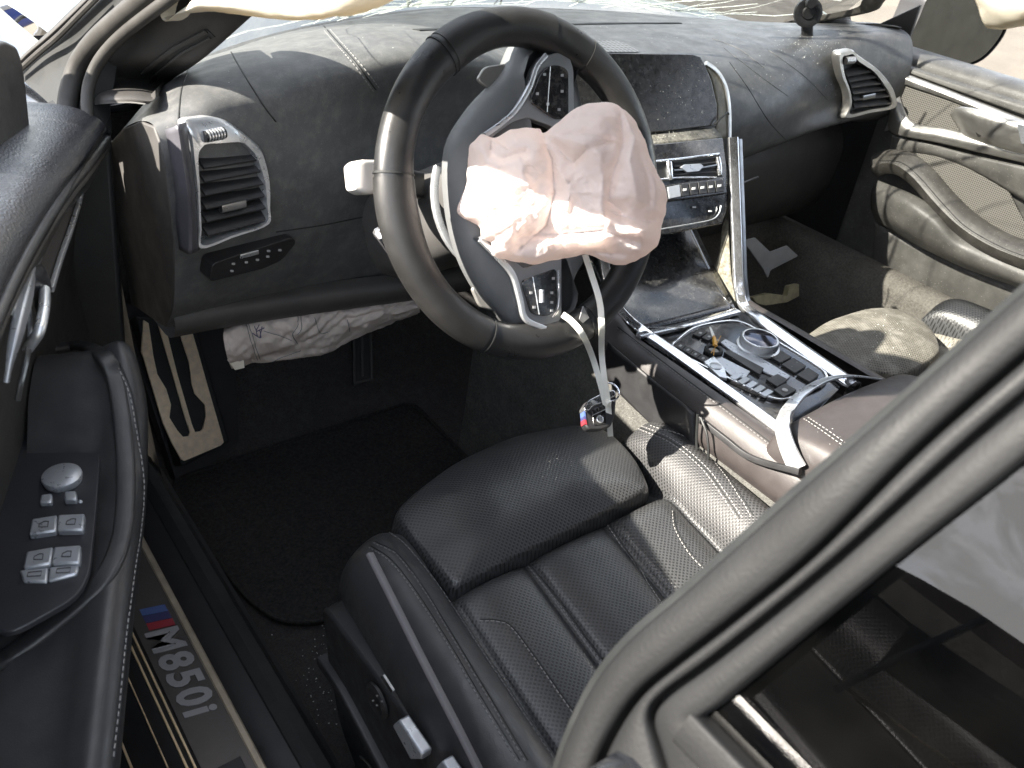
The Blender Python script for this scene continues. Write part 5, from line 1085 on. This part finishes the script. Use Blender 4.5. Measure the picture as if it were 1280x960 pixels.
dm = sweep('door_mirror', [dl(.12, -.05, .80), dl(.12, -.07, .80), dl(.12, -.12, .81), dl(.12, -.20, .815), dl(.12, -.27, .81), dl(.12, -.29, .81)], rrect(.060, .085, .035, 4), housing, dd, up=UPZ, n=20, scale=lambda t: .45+.55*math.sin(math.pi*min(1, max(0, t*.92+.05)))**.5)
sweep('mirror_foot', [dl(.12, .0, .735), dl(.12, -.06, .745), dl(.12, -.12, .76)], rrect(.035, .018, .01), housing, dm, up=UPZ, n=8)
slab('shut_face', [dl(.05, -.02, .70), dl(.05, .118, .695), dl(.05, .085, .3), dl(.05, .05, -.05), dl(.05, -.02, -.1)], .02, blackrub, dd, nrm=-DU, bevel=.004)
slab('outer_skin', [dl(.02, -.012, .70), dl(1.1, -.012, .74), dl(1.1, -.03, .0), dl(1.05, -.02, -.12), dl(.02, -.02, -.12)], .03, paint, dd, nrm=-DN, bevel=.01)
# ================================================================== SMALL THINGS
def strap(name, P, label):
    o = sweep(name, P, rrect(.0036, .0009, .0006, 2), zipm, None, up=[(CAM-p).normalized() for p in crom(P, 40)], n=40); tag(o, label, 'zip tie'); return o
strap('zip_tie', [W(731, 318, .012), W(740, 345, .014), W(749, 375, .022), W(752, 405, .035), Y(752, 440, -.075), Y(755, 470, -.092), Y(760, 505, -.102), Y(763, 545, -.106)], 'long pale zip tie hanging down beside the bag to the key')
strap('zip_tie', [W(703, 393, .012), W(715, 402, .018), W(728, 418, .025), Y(740, 445, -.075), Y(750, 478, -.09), Y(757, 505, -.10)], 'shorter pale zip tie looped through the lower wheel spoke')
box('zip_tie_lock', Y(759.5, 504, -.104), (.008, .006, .007), zipm, bpy.data.objects['zip_tie'], bevel=.001)
key = thing('car_key', Y(748, 515, -.1), 'black and silver car key fob hanging from zip ties above the seat', 'key')
kn_ = (CAM-Y(748, 515, -.1)).normalized(); kn_ = (kn_+Vector((.5, .1, .0))).normalized()
def KY(px, py, off=0): return onplane(px, py, Y(748, 515, -.098)+kn_*off, kn_)
ko = [(731, 508), (737, 501), (757, 490), (768, 488), (771, 496), (769, 520), (764, 533), (752, 537), (735, 537), (731, 530)]
slab('body', rpoly([KY(a, b) for a, b in ko], .004), .014, plastic, key, nrm=kn_, bevel=.0025, seg=3)
slab('silver_shoulder', rpoly([KY(a, b, .001) for a, b in [(730, 509), (736, 500), (757, 489), (768, 487), (771, 494), (757, 502), (741, 508), (737, 513), (731, 514)]], .002), .016, chrome, key, nrm=kn_, bevel=.0018, seg=3)
slab('button_face', rpoly([KY(a, b, .0012) for a, b in [(740, 512), (757, 505), (758, 530), (742, 532)]], .003), .002, piano, key, nrm=kn_, bevel=.0005)
lathe('emblem', KY(750, 524, .0014), kn_, [(.0042, 0), (.0048, .0006), (.0040, .0010), (.0036, .0004)], silver, key, 24)
slab('button_edge', [KY(741, 518.5, .0016), KY(757, 511, .0016), KY(757, 512, .0016), KY(741, 519.5, .0016)], .0006, silver, key, nrm=kn_, bevel=0)
for P, m_ in (([(730, 514), (731.5, 514), (732.5, 521), (730.5, 520)], bluep), ([(730.5, 520), (732.5, 521), (733, 525), (730.7, 524)], purplep), ([(730.7, 524), (733, 525), (734, 531), (731.2, 530)], redp)): slab('colour_stripe', [KY(a, b, .0012) for a, b in P], .012, m_, key, nrm=kn_, bevel=0)
rc = KY(763, 490, .002); e1 = kn_.orthogonal().normalized(); e2 = kn_.cross(e1)
sweep('key_ring', [rc+(e1*math.cos(2*math.pi*i/30)+e2*math.sin(2*math.pi*i/30))*.0115 for i in range(30)], circ(.0011, 8), chrome, key, up=kn_, closed=True)
ph = thing('phone_mount', hit(dt, 1008, 48)[0], 'black suction phone holder standing on the passenger side of the dash', 'phone holder')
hb_ = hit(dt, 1010, 46)[0]; dch = hb_.y+.01
lathe('disc', Y(1010, 16, dch), Vector((-.6, -.8, .15)), [(.022, -.006), (.025, -.004), (.025, .004), (.019, .006), (.012, .004), (.010, .007)], plastic, ph, 36)
sweep('arm', [Y(1010, 20, dch+.004), Y(1009, 34, dch), Y(1009, 47, dch-.004)], rrect(.010, .006, .003), plastic, ph, up=Vector((-.6, -.8, .1)), n=10)
lathe('knob', Y(1013, 4, dch-.01), Vector((-.6, -.8, .15)), [(.008, -.006), (.009, 0), (.008, .008)], blackrub, ph, 20)
o = sweep('silver_shard', [Z(810, 409, ZT+.012), Z(830, 409, ZT+.013), Z(856, 409, ZT+.014)], rrect(.0028, .0008, .0004, 2), chrome, None, up=Vector((0, .3, 1)), n=8, scale=lambda t: .4+.6*t)
tag(o, 'thin silver trim splinter lying across the front of the console', 'trim shard')
am_ = thing('amber_fragment', CQ(892, 435, .006), 'small amber plastic fragment lying on the start button', 'fragment')
sweep('amber_chip', [CQ(894, 432, .012), CQ(893, 424, .016), CQ(892, 420, .018)], rrect(.0035, .002, .001, 2), amber, am_, up=UPZ+Vector((0, -1, 0)), n=8, scale=lambda t: 1-.4*t)
sweep('clear_wing', [CQ(892, 421, .018), CQ(889, 412, .022), CQ(888, 409, .023)], rrect(.003, .0006, .0003, 2), zipm, am_, up=UPZ+Vector((0, -1, 0)), n=6, scale=lambda t: 1-.5*t)
for P in ([(894, 434), (889, 441)], [(895, 431), (901, 420)], [(893, 436), (892, 444)]): sweep('leg', [CQ(a, b, .008) for a, b in P], circ(.0006, 6), amber, am_)
o = tube('loose_wire', [SQ(893, 156, .006), SQ(902, 147, .010), SQ(909, 141, .008), SQ(911, 143, .006)], .0014, blackrub, None, n=12, seg=6); tag(o, 'short black wire end sticking out beside the centre screen', 'wire')
o = tube('pale_wire', [Y(922, 231, .17), Y(935, 226, .17), Y(948, 221, .16)], .0015, thread_l, None, n=8, seg=6); tag(o, 'pale thin wire poking out from the dash edge beside the console trim', 'wire')
